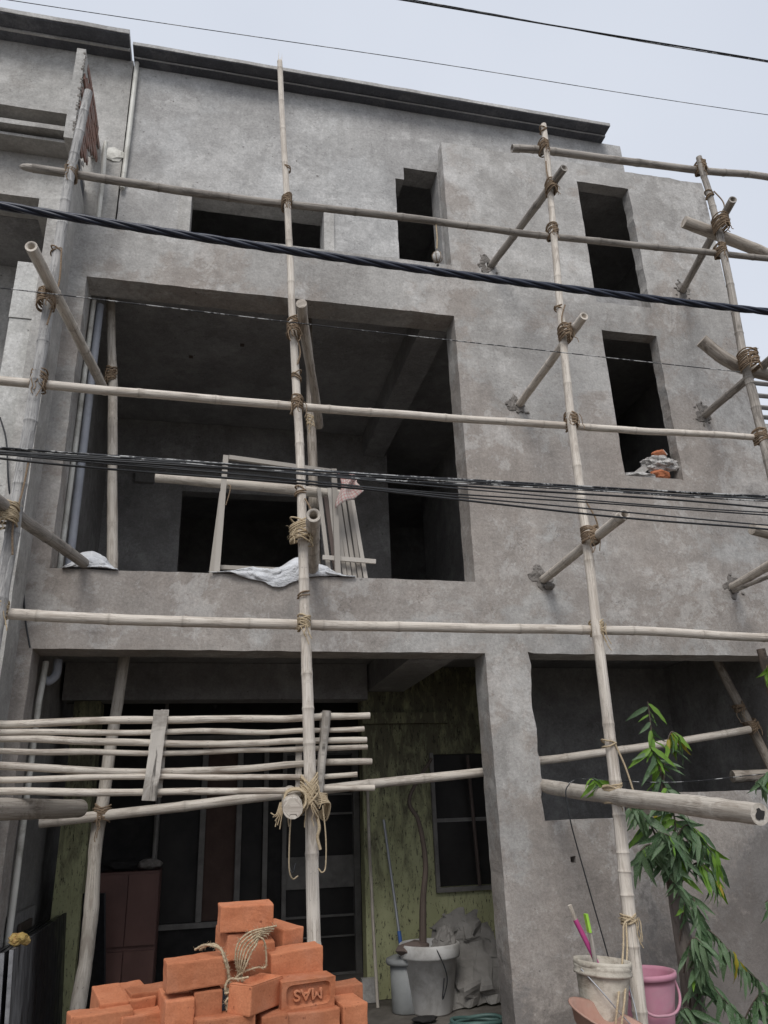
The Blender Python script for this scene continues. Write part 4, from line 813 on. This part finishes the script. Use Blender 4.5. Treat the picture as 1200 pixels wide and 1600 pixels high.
to = bpy.data.objects.new('lettering', lm); C.objects.link(to); to.parent = MAS; to.location = (0, -.0415, .001); to.rotation_euler = (R(90), R(180), 0); to.scale = (1.08, .92, 1)
# sand under the bricks (below the picture)
O3 = Vector((0.160, -1.950, 0.869)); vs = []; fs = []; n = 40
hz = []
for i in range(13):
    q = i/12
    for k in range(n):
        t = 2*math.pi*k/n; r_ = (.05+1.25*q); p = O3+E1V*math.cos(t)*r_*(.95+.2*q)+E2V*math.sin(t)*r_*(.50+.35*q)
        z = (O3.z-.075)*(1-max(0, (q-.36)/.64)**1.15)-.03*q+.02*noise.noise((p.x*7, p.y*7, 1)); vs.append((p.x, p.y, z))
for i in range(12):
    for k in range(n): fs.append((i*n+k, (i+1)*n+k, (i+1)*n+(k+1) % n, i*n+(k+1) % n))
fs.append(tuple(reversed(range(n)))); sh = mk('sand_heap', vs, fs, SAND, None, (O3.x, O3.y, 0), True); sh['kind'] = 'stuff'; sh['label'] = 'heap of damp sand carrying the bricks'; sh['category'] = 'sand'
# rope on the bricks
def ropes(label, paths, r, mat, fuzz=60):
    m = MB(); g = random.Random(5)
    for pts in paths:
        c = curve(pts, 9)
        m.tube(c, [r*(1+.18*math.sin(i*1.9)) for i in range(len(c))], 6, True)
        for i in range(fuzz):
            p = g.choice(c); d = Vector((g.uniform(-1, 1), g.uniform(-1, .3), g.uniform(-.6, 1))).normalized(); m.tube([p, p+d*g.uniform(.008, .018)], .0007, 3, False)
    return tag(m.build('rope', mat, None, tuple(paths[0][0]), True), label, 'rope')
rp = []
rp.append([(0.194, -1.996, 1.010), (0.169, -2.015, 1.090), (0.176, -2.019, 1.152), (0.220, -2.018, 1.187), (0.281, -2.006, 1.197), (0.328, -1.990, 1.200)])
rp.append([(0.192, -1.997, 1.010), (0.176, -2.020, 1.086), (0.186, -2.022, 1.145), (0.225, -2.022, 1.178), (0.276, -2.006, 1.191), (0.318, -1.991, 1.191)])
rp.append([(0.189, -1.997, 1.010), (0.183, -2.025, 1.082), (0.196, -2.026, 1.138), (0.230, -2.025, 1.169), (0.271, -2.007, 1.184), (0.307, -1.992, 1.183)])
rp.append([(0.187, -1.997, 1.010), (0.190, -2.030, 1.078), (0.206, -2.030, 1.131), (0.235, -2.029, 1.160), (0.266, -2.008, 1.178), (0.297, -1.994, 1.175)])
rp.append([(0.185, -1.997, 1.010), (0.198, -2.035, 1.074), (0.216, -2.034, 1.125), (0.240, -2.032, 1.151), (0.261, -2.008, 1.172), (0.287, -1.995, 1.166)])
rp.append([(0.182, -1.998, 1.011), (0.205, -2.040, 1.070), (0.226, -2.038, 1.118), (0.245, -2.035, 1.143), (0.256, -2.009, 1.165), (0.277, -1.996, 1.158)])
rp.append([(0.245, -2.020, 1.174), (0.273, -2.017, 1.159), (0.285, -2.005, 1.125), (0.287, -1.995, 1.062), (0.249, -2.010, 1.062), (0.194, -2.027, 1.051), (0.165, -2.030, 1.032)])
ropes('pale jute rope looped in a coil hanging over the middle of the brick heap', rp, .0036, ROPE_P)
rp = [[(0.013, -2.018, 1.140), (0.044, -2.055, 1.158), (0.077, -2.101, 1.160), (0.108, -2.108, 1.146), (0.123, -2.116, 1.112), (0.140, -2.104, 1.063), (0.144, -2.093, 1.029)],
      [(0.031, -2.006, 1.137), (0.073, -2.052, 1.160), (0.111, -2.097, 1.144), (0.137, -2.094, 1.087), (0.141, -2.083, 1.042)],
      [(0.216, -2.074, 1.042), (0.177, -2.089, 1.041), (0.143, -2.103, 1.045), (0.130, -2.105, 1.015), (0.155, -2.092, 0.980), (0.137, -2.094, 0.951), (0.167, -2.090, 0.928)],
      [(0.197, -2.066, 1.029), (0.158, -2.091, 1.026), (0.141, -2.094, 0.990), (0.170, -2.090, 0.966), (0.147, -2.093, 0.940)],
      [(0.174, -2.069, 1.017), (0.130, -2.105, 1.001), (0.163, -2.111, 1.004), (0.132, -2.105, 0.972), (0.165, -2.101, 0.956), (0.143, -2.103, 0.926)]]
ropes('jute rope running over the tilted left brick and down between bricks', rp, .0045, ROPE_P)

# ------------------------------------------------------------------ buckets by the right upright
def bucket(name, label, ctr, r0, r1, h, mat, rim=.012, rot=(0, 0, 0), ribs=0, inner=None):
    e = root(name, label, 'bucket', ctr); e.rotation_euler = rot; c = Vector((0, 0, 0))
    prof = [(0, .004), (r0*.97, .004), (r0, .012)]
    for i in range(1, 9):
        t = i/8; prof.append((r0+(r1-r0)*t, .012+(h-.04)*t))
    prof += [(r1+.003, h-.032), (r1+rim, h-.03), (r1+rim*1.15, h-.012), (r1+rim*.8, h), (r1-.002, h), (r1-.006, h-.02), (r0-.006, .03), (0, .028)]
    v, f = lathe(prof, 32, c, .012, ctr[0]); o = mk('body', v, f, mat, e, (0, 0, 0), True); o.location = (0, 0, 0)
    return e
cW = Vector((2.102, -1.160, 0.576))
WB = bucket('bucket', 'mortar stained white bucket tied to the right upright pole', (cW.x, cW.y, cW.z-.06), .105, .142, .33, BUCKM, .008, (R(2), R(5), .3))
v, f = lathe([(.0, .17), (.118, .17), (.122, .16), (0, .15)], 24); o = mk('mortar_fill', v, f, MORTAR, WB); o.location = (0, 0, 0)
v, f = lathe([(.142, .262), (.151, .264), (.154, .275), (.147, .285), (.152, .295), (.152, .31), (.146, .318)], 32, (0, 0, 0), .03, 3); o = mk('rim_band', v, f, BUCKM, WB, (0, 0, 0), True); o.location = (0, 0, 0)
h_ = curve([(-.150, 0, .29), (-.11, -.11, .20), (-.02, -.155, .10), (.06, -.16, .05), (.12, -.10, .12), (.150, 0, .29)], 7); o = mk('wire_handle', *tube(h_, .004, 5)[:2], STEEL, WB, (0, 0, 0), True); o.location = (0, 0, 0)
# its tools
def tool(name, label, cat, a, b, r, mat): return tag(pipe(name, [a, Vector(a).lerp(Vector(b), .5)+Vector((.004, 0, .003)), b], r, mat, None, 9), label, cat)
t1 = tool('broom_handle', 'magenta stick with bare wooden tip standing in the stained bucket', 'broom', (2.158, -1.140, 0.704), (2.015, -1.140, 1.038), .0135, MAG)
pipe('wooden_tip', [(2.015, -1.140, 1.038), (1.991, -1.140, 1.110)], .012, STICK, t1, 8)
t2 = tool('trowel_stick', 'wooden stick with a lime green grip standing in the stained bucket', 'stick', (2.087, -1.170, 0.729), (2.079, -1.170, 0.982), .0125, BAM_D)
a, b = Vector((2.075, -1.170, 0.976)), Vector((2.065, -1.170, 1.066)); MB().bar(a, b, .03, .014).build('grip', LIME, t2, tuple(a))
# rope holding the bucket
rp = [[(2.392, -1.045, 1.009), (2.340, -1.060, 0.985), (2.298, -1.100, 0.883), (2.207, -1.200, 0.754), (2.118, -1.320, 0.695), (2.082, -1.330, 0.590), (2.073, -1.300, 0.476)],
      [(2.359, -1.050, 0.993), (2.321, -1.100, 0.882), (2.252, -1.180, 0.777), (2.159, -1.310, 0.690), (2.105, -1.330, 0.561)]]
ropes('tan rope running from the right upright down the stained bucket', rp, .0055, ROPE_P, 20)
lz(ST_R, 2.405, 1.005, 4, .02, -1.0, .05, .048, ROPE_P, tilt=.02)
cP = Vector((2.550, -0.720, 0.429)); zP = cP.z-.045
PB = bucket('bucket', 'faded pink bucket standing on stacked pans by the tree', (cP.x+.05, -.72, zP), .135, .178, .31, PINK, .012, (0, 0, 0))
h_ = curve([(.185, 0, .285), (.165, -.09, .19), (.09, -.165, .13), (0, -.18, .115), (-.1, -.16, .14), (-.185, 0, .285)], 7); o = mk('handle', *tube(h_, .008, 6)[:2], PINK, PB, (0, 0, 0), True); o.location = (0, 0, 0)
for i in range(5):
    z1 = zP-.004-.03*i; pr = [(0, -.095), (.12, -.095), (.175, -.012), (.195, -.012), (.197, 0), (.183, 0), (.178, -.014), (.11, -.085), (0, -.085)]
    v, f = lathe([(r_, z+z1) for r_, z in pr], 28, (cP.x+.05, -.72, 0)); tag(mk('pan', v, f, PINK if i < 4 else PAN, None, (cP.x+.05, -.72, z1), True), ['topmost', 'second', 'third', 'fourth', 'lowest'][i]+' nested pan under the pink bucket', 'pan', 'nested pans under the pink bucket')
zb = zP-.12-.1
m = MB(); m.box(cP.x-.1, cP.x+.2, -.86, -.58, -.03, zb-.002); BS = tag(m.build('block', PL_NB, None, (cP.x+.05, -.72, 0)), 'grey concrete block under the nested pans', 'block')
cT = Vector((2.021, -1.360, 0.568)); v, f = lathe([(0, 0), (.13, .006), (.19, .05), (.225, .11), (.24, .112), (.238, .12), (.218, .116), (.18, .055), (.12, .016), (0, .012)], 32)
tp = mk('mortar_pan', v, f, PAN, None, (0, 0, 0), True); tp.location = (cT.x-.03, -1.43, cT.z-.05); tp.rotation_euler = (R(10), R(20), 0); tag(tp, 'dusty terracotta coloured pan tilted below the stained bucket', 'pan')
lump('rubble_heap', (2.12, -1.25, .05), (.55, .42, .30), MORTAR, None, 8, 5, .34, 3.4); o = bpy.data.objects['rubble_heap']; o['kind'] = 'stuff'; o['label'] = 'mound of mortar rubble under the buckets'; o['category'] = 'rubble'

# ------------------------------------------------------------------ porch things
PT = root('plant_pot', 'large dirty white plant pot with a bare stem in the porch', 'plant pot', (1.86, 1.31, .15))
v, f = lathe([(0, .002), (.15, .002), (.155, .01), (.215, .38), (.238, .385), (.243, .40), (.246, .475), (.236, .485), (.222, .48), (.205, .40), (0, .38)], 36, (1.86, 1.31, .15)); mk('pot', v, f, POTM, PT, (1.86, 1.31, .15), True)
v, f = lathe([(0, .40), (.12, .415), (.206, .40)], 24, (1.86, 1.31, .15), .05); mk('soil', v, f, DIRT, PT, (1.86, 1.31, .15), True)
SEED[0] += 1; pt, rd = bamboo_path((1.80, 1.30, .53), (1.99, 1.40, 2.05), .030, .013, .4, .03, 77, [(1.815, 1.30, .95), (1.84, 1.32, 1.25), (1.80, 1.34, 1.55), (1.74, 1.36, 1.72)], True); pipe('stem', pt, rd, BROWN, PT, 8)
pipe('string', curve([(1.85, 1.07, .62), (1.90, 1.05, .50), (1.92, 1.06, .40), (1.88, 1.07, .28), (1.90, 1.07, .42)], 6), .005, WIRE, PT, 5)
def bag_p(u, v_):
    t = u*6.283; r_ = (.10*(1-v_**2.2)+.012)*(1+.22*noise.noise((math.cos(t)*2, math.sin(t)*2, v_*3))); r_ += .02*noise.noise((math.cos(t)*5, math.sin(t)*5, v_*9)); return Vector((1.965+r_*math.cos(t)+.03*v_, 1.26+r_*.8*math.sin(t), .545+.21*v_+.03*noise.noise((t*2, v_*4, 2))))
tag(cloth('plastic_bag', bag_p, 28, 14, TARP, None, None, False), 'grey plastic bag standing in the white plant pot', 'bag')
tag(lump('dry_leaf_pile', (1.72, 1.28, .60), (.14, .10, .06), DWOOD, None, 3, 2, .5), 'dark dried husk lying on the pot rim left of the stem', 'husk')
BN = root('bin', 'grey lidded bin beside the white plant pot', 'bin', (1.68, 1.40, .15))
v, f = lathe([(0, .003), (.115, .003), (.12, .01), (.125, .33), (.0, .33)], 28, (1.68, 1.40, .15)); mk('body', v, f, BING, BN, (1.68, 1.40, .15), True)
v, f = lathe([(0, .40), (.10, .395), (.155, .375), (.16, .35), (.15, .335), (0, .335)], 28, (1.68, 1.40, .15)); mk('lid', v, f, BING, BN, (1.68, 1.40, .15), True)
MP = root('mop', 'mop with grey tube handle and blue grip leaning on the green wall', 'mop', (1.72, 1.60, .16))
pipe('handle', [(1.745, 1.60, .16), (1.64, 1.86, 1.56)], .012, STEEL, MP, 8); pipe('grip', [(1.722, 1.655, .46), (1.706, 1.695, .68)], .017, BLUEP, MP, 8); lump('mop_head', (1.75, 1.585, .19), (.06, .04, .035), TARP, MP, 4, 2, .4)
tag(pipe('bamboo_stick', bamboo_path((1.49, 1.62, .152), (1.50, 1.865, 1.85), .015, .013, .3, .01, 91)[0], .014, STICK, None, 8), 'thin bare stick leaning on the left end of the green wall', 'stick')
def tarp_p(u, v_):
    x = 1.98+.56*u; n1 = noise.noise((u*4.5, v_*3.2, 1)); n2 = noise.noise((u*9, v_*8, 4)); z = .16+.60*(1-v_)**.8*(.75+.35*math.sin(u*2.6+.4))+.10*n1*(1-v_*.6)+.035*n2
    return Vector((x+.10*n2+.05*n1, 1.72-.42*v_+.16*n1+.04*n2, max(.158, z)))
tag(cloth('tarpaulin', tarp_p, 26, 22, TARP, None, None, False), 'crumpled grey tarpaulin heaped against the green wall behind the column', 'tarpaulin')
hs = []
for k in range(90):
    t = k*.21; hs.append((2.02+.20*math.cos(t)*(1+.09*math.sin(k*.3)), .66+.14*math.sin(t)*(1+.1*math.cos(k*.23)), .167+.0006*k+.012*abs(math.sin(k*.37))))
tag(pipe('hose', hs, .014, HOSE, None, 7), 'coiled green hose on the porch floor by the column', 'hose')
SL = 'black granite slabs leaning at left'
for i, (x, y0, y1, zt, mt, lab) in enumerate([(-.93, -.20, 1.75, .965, GRAN_D, 'front black granite slab with dusty face at lower left'), (-.972, -.22, 1.70, .955, GRAN, 'second black granite slab from the porch side at lower left'),
        (-1.03, -.30, 1.62, .94, GRAN, 'black granite slab behind the two front slabs at lower left'), (-1.075, -.30, 1.6, .93, GRAN, 'rearmost black granite slab against the left wall')]):
    m = MB(); a = .06*(1); m.add([(x+dx+(0 if z < .5 else -.05), y, z) for dx in (0, -.02) for y in (y0, y1) for z in (.152, zt)], [(0, 1, 3, 2), (4, 6, 7, 5), (0, 4, 5, 1), (2, 3, 7, 6), (0, 2, 6, 4), (1, 5, 7, 3)])
    o = m.build('granite_slab', mt, None, (x, y0, .152)); tag(o, lab, 'stone slab', SL); e = box('sawn_edge', x-.071, x-.049, y0-.004, y0+.002, .16, zt-.002, GRAN_E, o)
    # the sawn end follows the lean of the slab
    e.data.clear_geometry(); e.data.from_pydata([tuple(Vector(p)-Vector((x, y0, .152))) for p in [(x+.001, y0-.003, .155), (x-.021, y0-.003, .155), (x-.071, y0-.003, zt), (x-.049, y0-.003, zt), (x+.001, y0+.001, .155), (x-.021, y0+.001, .155), (x-.071, y0+.001, zt), (x-.049, y0+.001, zt)]], [], [(0, 3, 2, 1), (4, 5, 6, 7), (0, 1, 5, 4), (2, 3, 7, 6), (0, 4, 7, 3), (1, 2, 6, 5)]); e.location = (0, 0, 0); e.data.update(); e.data.materials.clear(); e.data.materials.append(GRAN_E)
tag(put('granite_slab', MB().box(-.01, .01, -.2, .2, 0, .95).build('tmp', GRAN, None).data, (-.80, 1.95, .155), (0, R(-9), R(60))), 'dark granite slab standing across behind the crooked prop', 'stone slab', SL); bpy.data.objects.remove(bpy.data.objects['tmp'])
YB = root('cloth_knot', 'crumpled yellow cloth bundle lying on the granite slabs', 'cloth', (-.985, -.08, .965))
for i in range(9): lump('fold', (-.985+rnd.uniform(-.035, .035), -.10+rnd.uniform(-.03, .06), 1.0+rnd.uniform(-.015, .025)), (.032, .035, .024), YEL, YB, i, 2, .5)
CAB = root('cabinet', 'tall maroon two door cabinet at the back of the porch', 'cabinet', (-.55, 2.2, .152))
box('carcass', -.80, -.30, 2.10, 2.60, .155, 1.22, CABM, CAB)
for x0, x1 in ((-.795, -.555), (-.548, -.305)):
    for z0, z1 in ((.17, .62), (.66, 1.20)): box('cabinet_door', x0, x1, 2.075, 2.098, z0, z1, CABM, CAB)
tag(lump('plaster_sack', (-.40, 2.25, 1.27), (.11, .09, .045), MORTAR, None, 6, 2, .3), 'small grey sack lying on top of the maroon cabinet', 'sack')
tag(lump('black_bag', (-.62, 2.3, 1.27), (.17, .1, .05), BLK, None, 7, 2, .4), 'black bag lying on top of the maroon cabinet', 'bag')
tag(pipe('curtain_rod', [(-.37, 2.3, 1.30), (-.34, 2.35, 2.9)], .018, FRAMEM, None, 8), 'thin grey rod rising from the maroon cabinet to the ceiling', 'rod')
box('board', -1.22, -1.19, .75, 1.6, .155, 1.05, PL_IN, HOUSE); tag(box('plank_board', -1.18, -1.16, .95, 1.35, .155, .98, BROWN, None, (-1.17, 1.15, .155)), 'brown board leaning on the left porch wall behind the slabs', 'board')
tag(lump('slippers', (1.72, 1.02, .175), (.10, .06, .022), BLK, None, 9, 2, .3), 'dark slippers on the porch floor before the bin', 'slippers')

# ------------------------------------------------------------------ person crouching behind the brick heap, only hair and brow showing
def person():
    e = root('person', 'person in dark clothes crouching behind the bricks, only dark hair showing', 'person', (.25, .62, .15))
    J = {'pel': ((.25, .66, .33), .13), 'wst': ((.25, .62, .45), .115), 'chs': ((.245, .54, .60), .135), 'nck': ((.24, .50, .725), .05), 'hd0': ((.238, .485, .78), .07),
         'sL': ((.08, .52, .66), .055), 'eL': ((.05, .40, .50), .04), 'wL': ((.16, .30, .43), .028), 'sR': ((.41, .52, .66), .055), 'eR': ((.44, .40, .50), .04), 'wR': ((.34, .30, .43), .028),
         'hL': ((.16, .64, .32), .09), 'kL': ((.12, .34, .48), .06), 'aL': ((.14, .50, .20), .038), 'tL': ((.13, .36, .175), .028), 'hR': ((.34, .64, .32), .09), 'kR': ((.38, .34, .48), .06), 'aR': ((.36, .50, .20), .038), 'tR': ((.37, .36, .175), .028)}
    ed = [('pel', 'wst'), ('wst', 'chs'), ('chs', 'nck'), ('nck', 'hd0'), ('chs', 'sL'), ('sL', 'eL'), ('eL', 'wL'), ('chs', 'sR'), ('sR', 'eR'), ('eR', 'wR'), ('pel', 'hL'), ('hL', 'kL'), ('kL', 'aL'), ('aL', 'tL'), ('pel', 'hR'), ('hR', 'kR'), ('kR', 'aR'), ('aR', 'tR')]
    ks = list(J); me = bpy.data.meshes.new('body'); bs = Vector((.25, .62, .15)); me.from_pydata([tuple(Vector(J[k_][0])-bs) for k_ in ks], [(ks.index(a_), ks.index(b_)) for a_, b_ in ed], []); me.materials.append(SHIRT)
    o = bpy.data.objects.new('body', me); C.objects.link(o); o.parent = e; md = o.modifiers.new('skin', 'SKIN')
    for i, k_ in enumerate(ks): me.skin_vertices[0].data[i].radius = (J[k_][1], J[k_][1])
    me.skin_vertices[0].data[0].use_root = True; o.modifiers.new('sub', 'SUBSURF').render_levels = 2; md.use_smooth_shade = True
    hc = Vector((.236, .47, .865)); v, f = lathe([(0, -.115), (.035, -.112), (.058, -.09), (.070, -.05), (.076, 0), (.077, .04), (.066, .085), (.04, .11), (0, .118)], 20); hd = mk('head', [hc+Vector((p[0], p[1]*1.2, p[2])) for p in v], f, SKIN, e, tuple(hc), True)
    lump('nose', hc+Vector((0, -.098, -.02)), (.014, .02, .024), SKIN, hd, 1, 2, .05)
    for s_ in (-1, 1): lump('ear', hc+Vector((s_*.078, .01, -.01)), (.01, .02, .03), SKIN, hd, 1, 1, .1); lump('eye', hc+Vector((s_*.03, -.084, .01)), (.012, .008, .006), BLK, hd, 1, 1, .05)
    MB().bar(hc+Vector((-.022, -.088, -.058)), hc+Vector((.022, -.088, -.058)), .006, .006).build('mouth', DWOOD, hd)
    v, f = lathe([(.083, -.04), (.087, .0), (.088, .045), (.076, .095), (.047, .125), (0, .133)], 22, (0, 0, 0), .06); mk('hair', [hc+Vector((p[0], p[1]*1.2+(.022 if p[2] < .06 else .008), p[2])) for p in v], f, HAIR, e, tuple(hc), True)
    for s_, wx in ((-1, .16), (1, .34)):
        for k_ in range(5):
            a_ = Vector((wx, .29, .425)); dx = (k_-2)*.014; L_ = (.05, .065, .07, .065, .05)[k_]; pipe('finger', [a_, a_+Vector((dx, -.03, -.005)), a_+Vector((dx*1.4, -.03-L_*.5, -.02)), a_+Vector((dx*1.4, -.03-L_*.75, -.045))], [.011, .009, .008, .007], SKIN, e, 6)
person()

# ------------------------------------------------------------------ young tree with hanging leaves at the right
TR = root('tree', 'young tree with long drooping dusty leaves beside the pink bucket', 'tree', (2.96, -.5, 0))
pt, rd = bamboo_path((2.90, -.45, -.05), (3.03, -.5, 1.35), .075, .045, .3, .02, 41, [(3.030, -0.480, 0.342), (3.029, -0.500, 0.688), (3.025, -0.500, 0.903)], True); pipe('trunk', pt, rd, TRUNKM, TR, 14)
leaf_m = []
for s_ in range(6):
    g = random.Random(s_+3); Lf = 1.0; vs = []; fs = []; uvv = []; N = 9; bend = g.uniform(.12, .5); fold = g.uniform(.25, .6); wv = g.uniform(.02, .06)
    for i in range(N+1):
        t = i/N; wdt = .115*(math.sin(math.pi*min(1, t**.75*1.0))**.85)*(1-.25*t)+.002; x = t*Lf; z = -bend*t*t
        for k_, sg in enumerate((-1, 0, 1)): vs.append((x, sg*wdt, z+abs(sg)*wdt*fold+wv*math.sin(t*17+sg)*abs(sg)*.5)); uvv.append((sg*.5+.5, t))
    for i in range(N): fs += [(i*3, i*3+1, i*3+4, i*3+3), (i*3+1, i*3+2, i*3+5, i*3+4)]
    for mt in (LEAF, LEAF_Y, LEAF_O):
        o = mk('leaf', vs, fs, mt, None, (0, 0, 0), True, uvv); leaf_m.append(o.data); bpy.data.objects.remove(o)
tg = random.Random(23)
def leaf(p, dirv, L_, kind, parent=None):
    me = leaf_m[tg.randrange(6)*3+kind]; o = bpy.data.objects.new('leaf', me); C.objects.link(o); o.parent = TR
    d = Vector(dirv).normalized(); zz = Vector((tg.uniform(-1.1, 1.1), -1.0+tg.uniform(-.2, .7), .35+tg.uniform(-.5, .5))); zz = (zz-d*zz.dot(d)).normalized(); yy = zz.cross(d)
    mt = Matrix((d, yy, zz)).transposed().to_4x4() @ Matrix.Diagonal((L_, L_*tg.uniform(.8, 1.1), L_, 1)); mt.translation = Vector(p)-Vector(TR.location); o.matrix_local = mt
def twig(path, n, L0, droop=.9, spread=.7, pale=.12, yel=.02, r=.006, t0=0.0):
    n = int(n*1.95); L0 *= 1.18; c = curve(path, 8); pipe('twig', c, [r*(1-.6*i/len(c)) for i in range(len(c))], BROWN, TR, 5)
    for i in range(n):
        t = t0+(1-t0)*(i+.5)/n; k_ = min(int(t*(len(c)-1)), len(c)-2); p = c[k_].lerp(c[k_+1], t*(len(c)-1)-k_); ax_ = (c[k_+1]-c[k_]).normalized()
        sd = -1 if i % 2 else 1; dv = Vector((sd*spread*tg.uniform(.3, 1.0), tg.uniform(-.6, .25), -droop*tg.uniform(.5, 1.3)))+ax_*.35
        u_ = tg.random(); leaf(p, dv, L0*tg.uniform(.6, 1.3), 2 if u_ < yel else (1 if u_ < yel+pale else 0))
Yt = -.55
twig([(2.949, -0.550, 1.319), (3.031, -0.560, 1.668), (2.985, -0.580, 1.954), (2.981, -0.600, 2.265)], 9, .125, .9, .7, .75, .1, .009, .55)
twig([(2.949, -0.550, 1.319), (2.978, -0.580, 1.550), (2.977, -0.620, 1.828), (2.908, -0.660, 1.969)], 14, .16, .8, .8, .35, .05, .008, .2)
twig([(2.988, -0.580, 1.629), (3.039, -0.620, 1.908), (3.092, -0.640, 2.051), (3.134, -0.660, 2.028)], 8, .14, 1.1, .5, .7, .15, .007, .4)
twig([(2.971, -0.520, 1.091), (2.904, -0.600, 1.360), (2.777, -0.680, 1.556), (2.655, -0.750, 1.597)], 13, .15, .9, .7, .12, .0, .009, .25)
twig([(2.673, -0.700, 1.540), (2.505, -0.800, 1.657), (2.403, -0.850, 1.733), (2.360, -0.860, 1.771)], 6, .10, .7, .9, .7, .0, .004, .5)
twig([(2.971, -0.520, 1.091), (2.976, -0.620, 1.320), (3.046, -0.700, 1.470), (3.098, -0.750, 1.431)], 18, .16, .9, .6, .15, .02, .009, .2)
twig([(2.992, -0.520, 1.127), (3.064, -0.600, 1.354), (3.187, -0.660, 1.350), (3.232, -0.700, 1.256)], 18, .14, 1.0, .5, .22, .05, .008, .2)
twig([(2.971, -0.520, 1.091), (2.883, -0.650, 1.288), (2.766, -0.720, 1.369), (2.671, -0.760, 1.338)], 16, .15, 1.0, .7, .1, .0, .008, .25)
twig([(2.997, -0.550, 1.204), (3.003, -0.660, 1.472), (2.952, -0.720, 1.646), (2.916, -0.760, 1.704)], 16, .15, .8, .9, .1, .0, .008, .2)
twig([(2.984, -0.560, 1.167), (2.974, -0.700, 1.286), (2.880, -0.800, 1.403), (2.769, -0.850, 1.445)], 16, .14, .9, .8, .12, .0, .007, .2)
twig([(3.007, -0.530, 1.071), (3.121, -0.620, 1.239), (3.165, -0.680, 1.202), (3.214, -0.700, 1.128)], 12, .13, 1.1, .5, .35, .04, .007, .25)
twig([(3.013, -0.520, 0.906), (3.065, -0.600, 1.055), (3.057, -0.660, 0.989), (3.027, -0.680, 0.817), (3.000, -0.680, 0.648)], 17, .13, .9, .8, .0, .0, .006, .15)
twig([(3.045, -0.600, 0.912), (3.129, -0.660, 0.861), (3.194, -0.700, 0.774), (3.267, -0.720, 0.670), (3.365, -0.740, 0.582)], 14, .13, 1.0, .6, .0, .04, .005, .1)
twig([(3.002, -0.520, 0.486), (3.069, -0.600, 0.597), (3.114, -0.700, 0.510), (3.207, -0.720, 0.408)], 12, .13, .9, .7, .0, .0, .006, .2)
twig([(3.207, -0.600, 0.221), (3.275, -0.650, 0.389), (3.355, -0.700, 0.509), (3.425, -0.700, 0.520)], 18, .14, .9, .8, .05, .0, .006, .1)
twig([(3.001, -0.500, 0.415), (2.976, -0.600, 0.570), (3.009, -0.660, 0.712), (3.014, -0.700, 0.650)], 10, .12, 1.0, .7, .05, .0, .006, .2)
twig([(2.940, -0.550, 0.232), (2.979, -0.600, 0.370), (2.901, -0.650, 0.468), (2.806, -0.700, 0.468)], 12, .12, .8, .8, .05, .0, .006, .1)
twig([(2.975, -0.550, 0.804), (2.993, -0.620, 0.989), (2.954, -0.680, 1.121), (2.882, -0.720, 1.153)], 8, .12, 1.0, .8, .08, .0, .006, .2)
twig([(2.967, -0.550, 0.630), (2.970, -0.640, 0.781), (2.987, -0.700, 0.839), (3.011, -0.740, 0.808)], 8, .12, 1.0, .8, .0, .0, .006, .2)
leaf((3.217, -0.730, 0.753), (.05, -.1, -1), .17, 2); leaf((3.185, -0.720, 1.315), (.1, -.1, -1), .17, 1); leaf((3.222, -0.720, 1.313), (.05, -.1, -1), .16, 1)
TR2 = root('tree', 'leafy branch tips of another tree at the right edge', 'tree', (3.9, -.75, 0))
TRs = TR; TR = TR2
pipe('trunk', bamboo_path((4.0, -.75, -.05), (3.82, -.78, 2.6), .05, .02, .4, .02, 66, None, True)[0], .03, BROWN, TR2, 9)
twig([(3.82, -.78, 2.5), (3.938, -0.800, 2.480), (3.849, -0.820, 2.498), (3.776, -0.840, 2.450)], 6, .13, 1.0, .5, .8, .05, .005, .4)
twig([(3.86, -.77, 2.1), (3.910, -0.800, 2.173), (3.813, -0.800, 2.153), (3.731, -0.820, 2.087)], 6, .13, 1.0, .5, .0, .0, .005, .4)
twig([(3.9, -.76, 1.8), (3.807, -0.800, 1.779), (3.685, -0.800, 1.782), (3.533, -0.820, 1.717)], 8, .13, .9, .7, .1, .0, .005, .4)
twig([(3.95, -.76, 1.2), (3.671, -0.800, 1.075), (3.525, -0.800, 1.047), (3.433, -0.820, 1.018)], 6, .13, .9, .7, .0, .0, .005, .4)
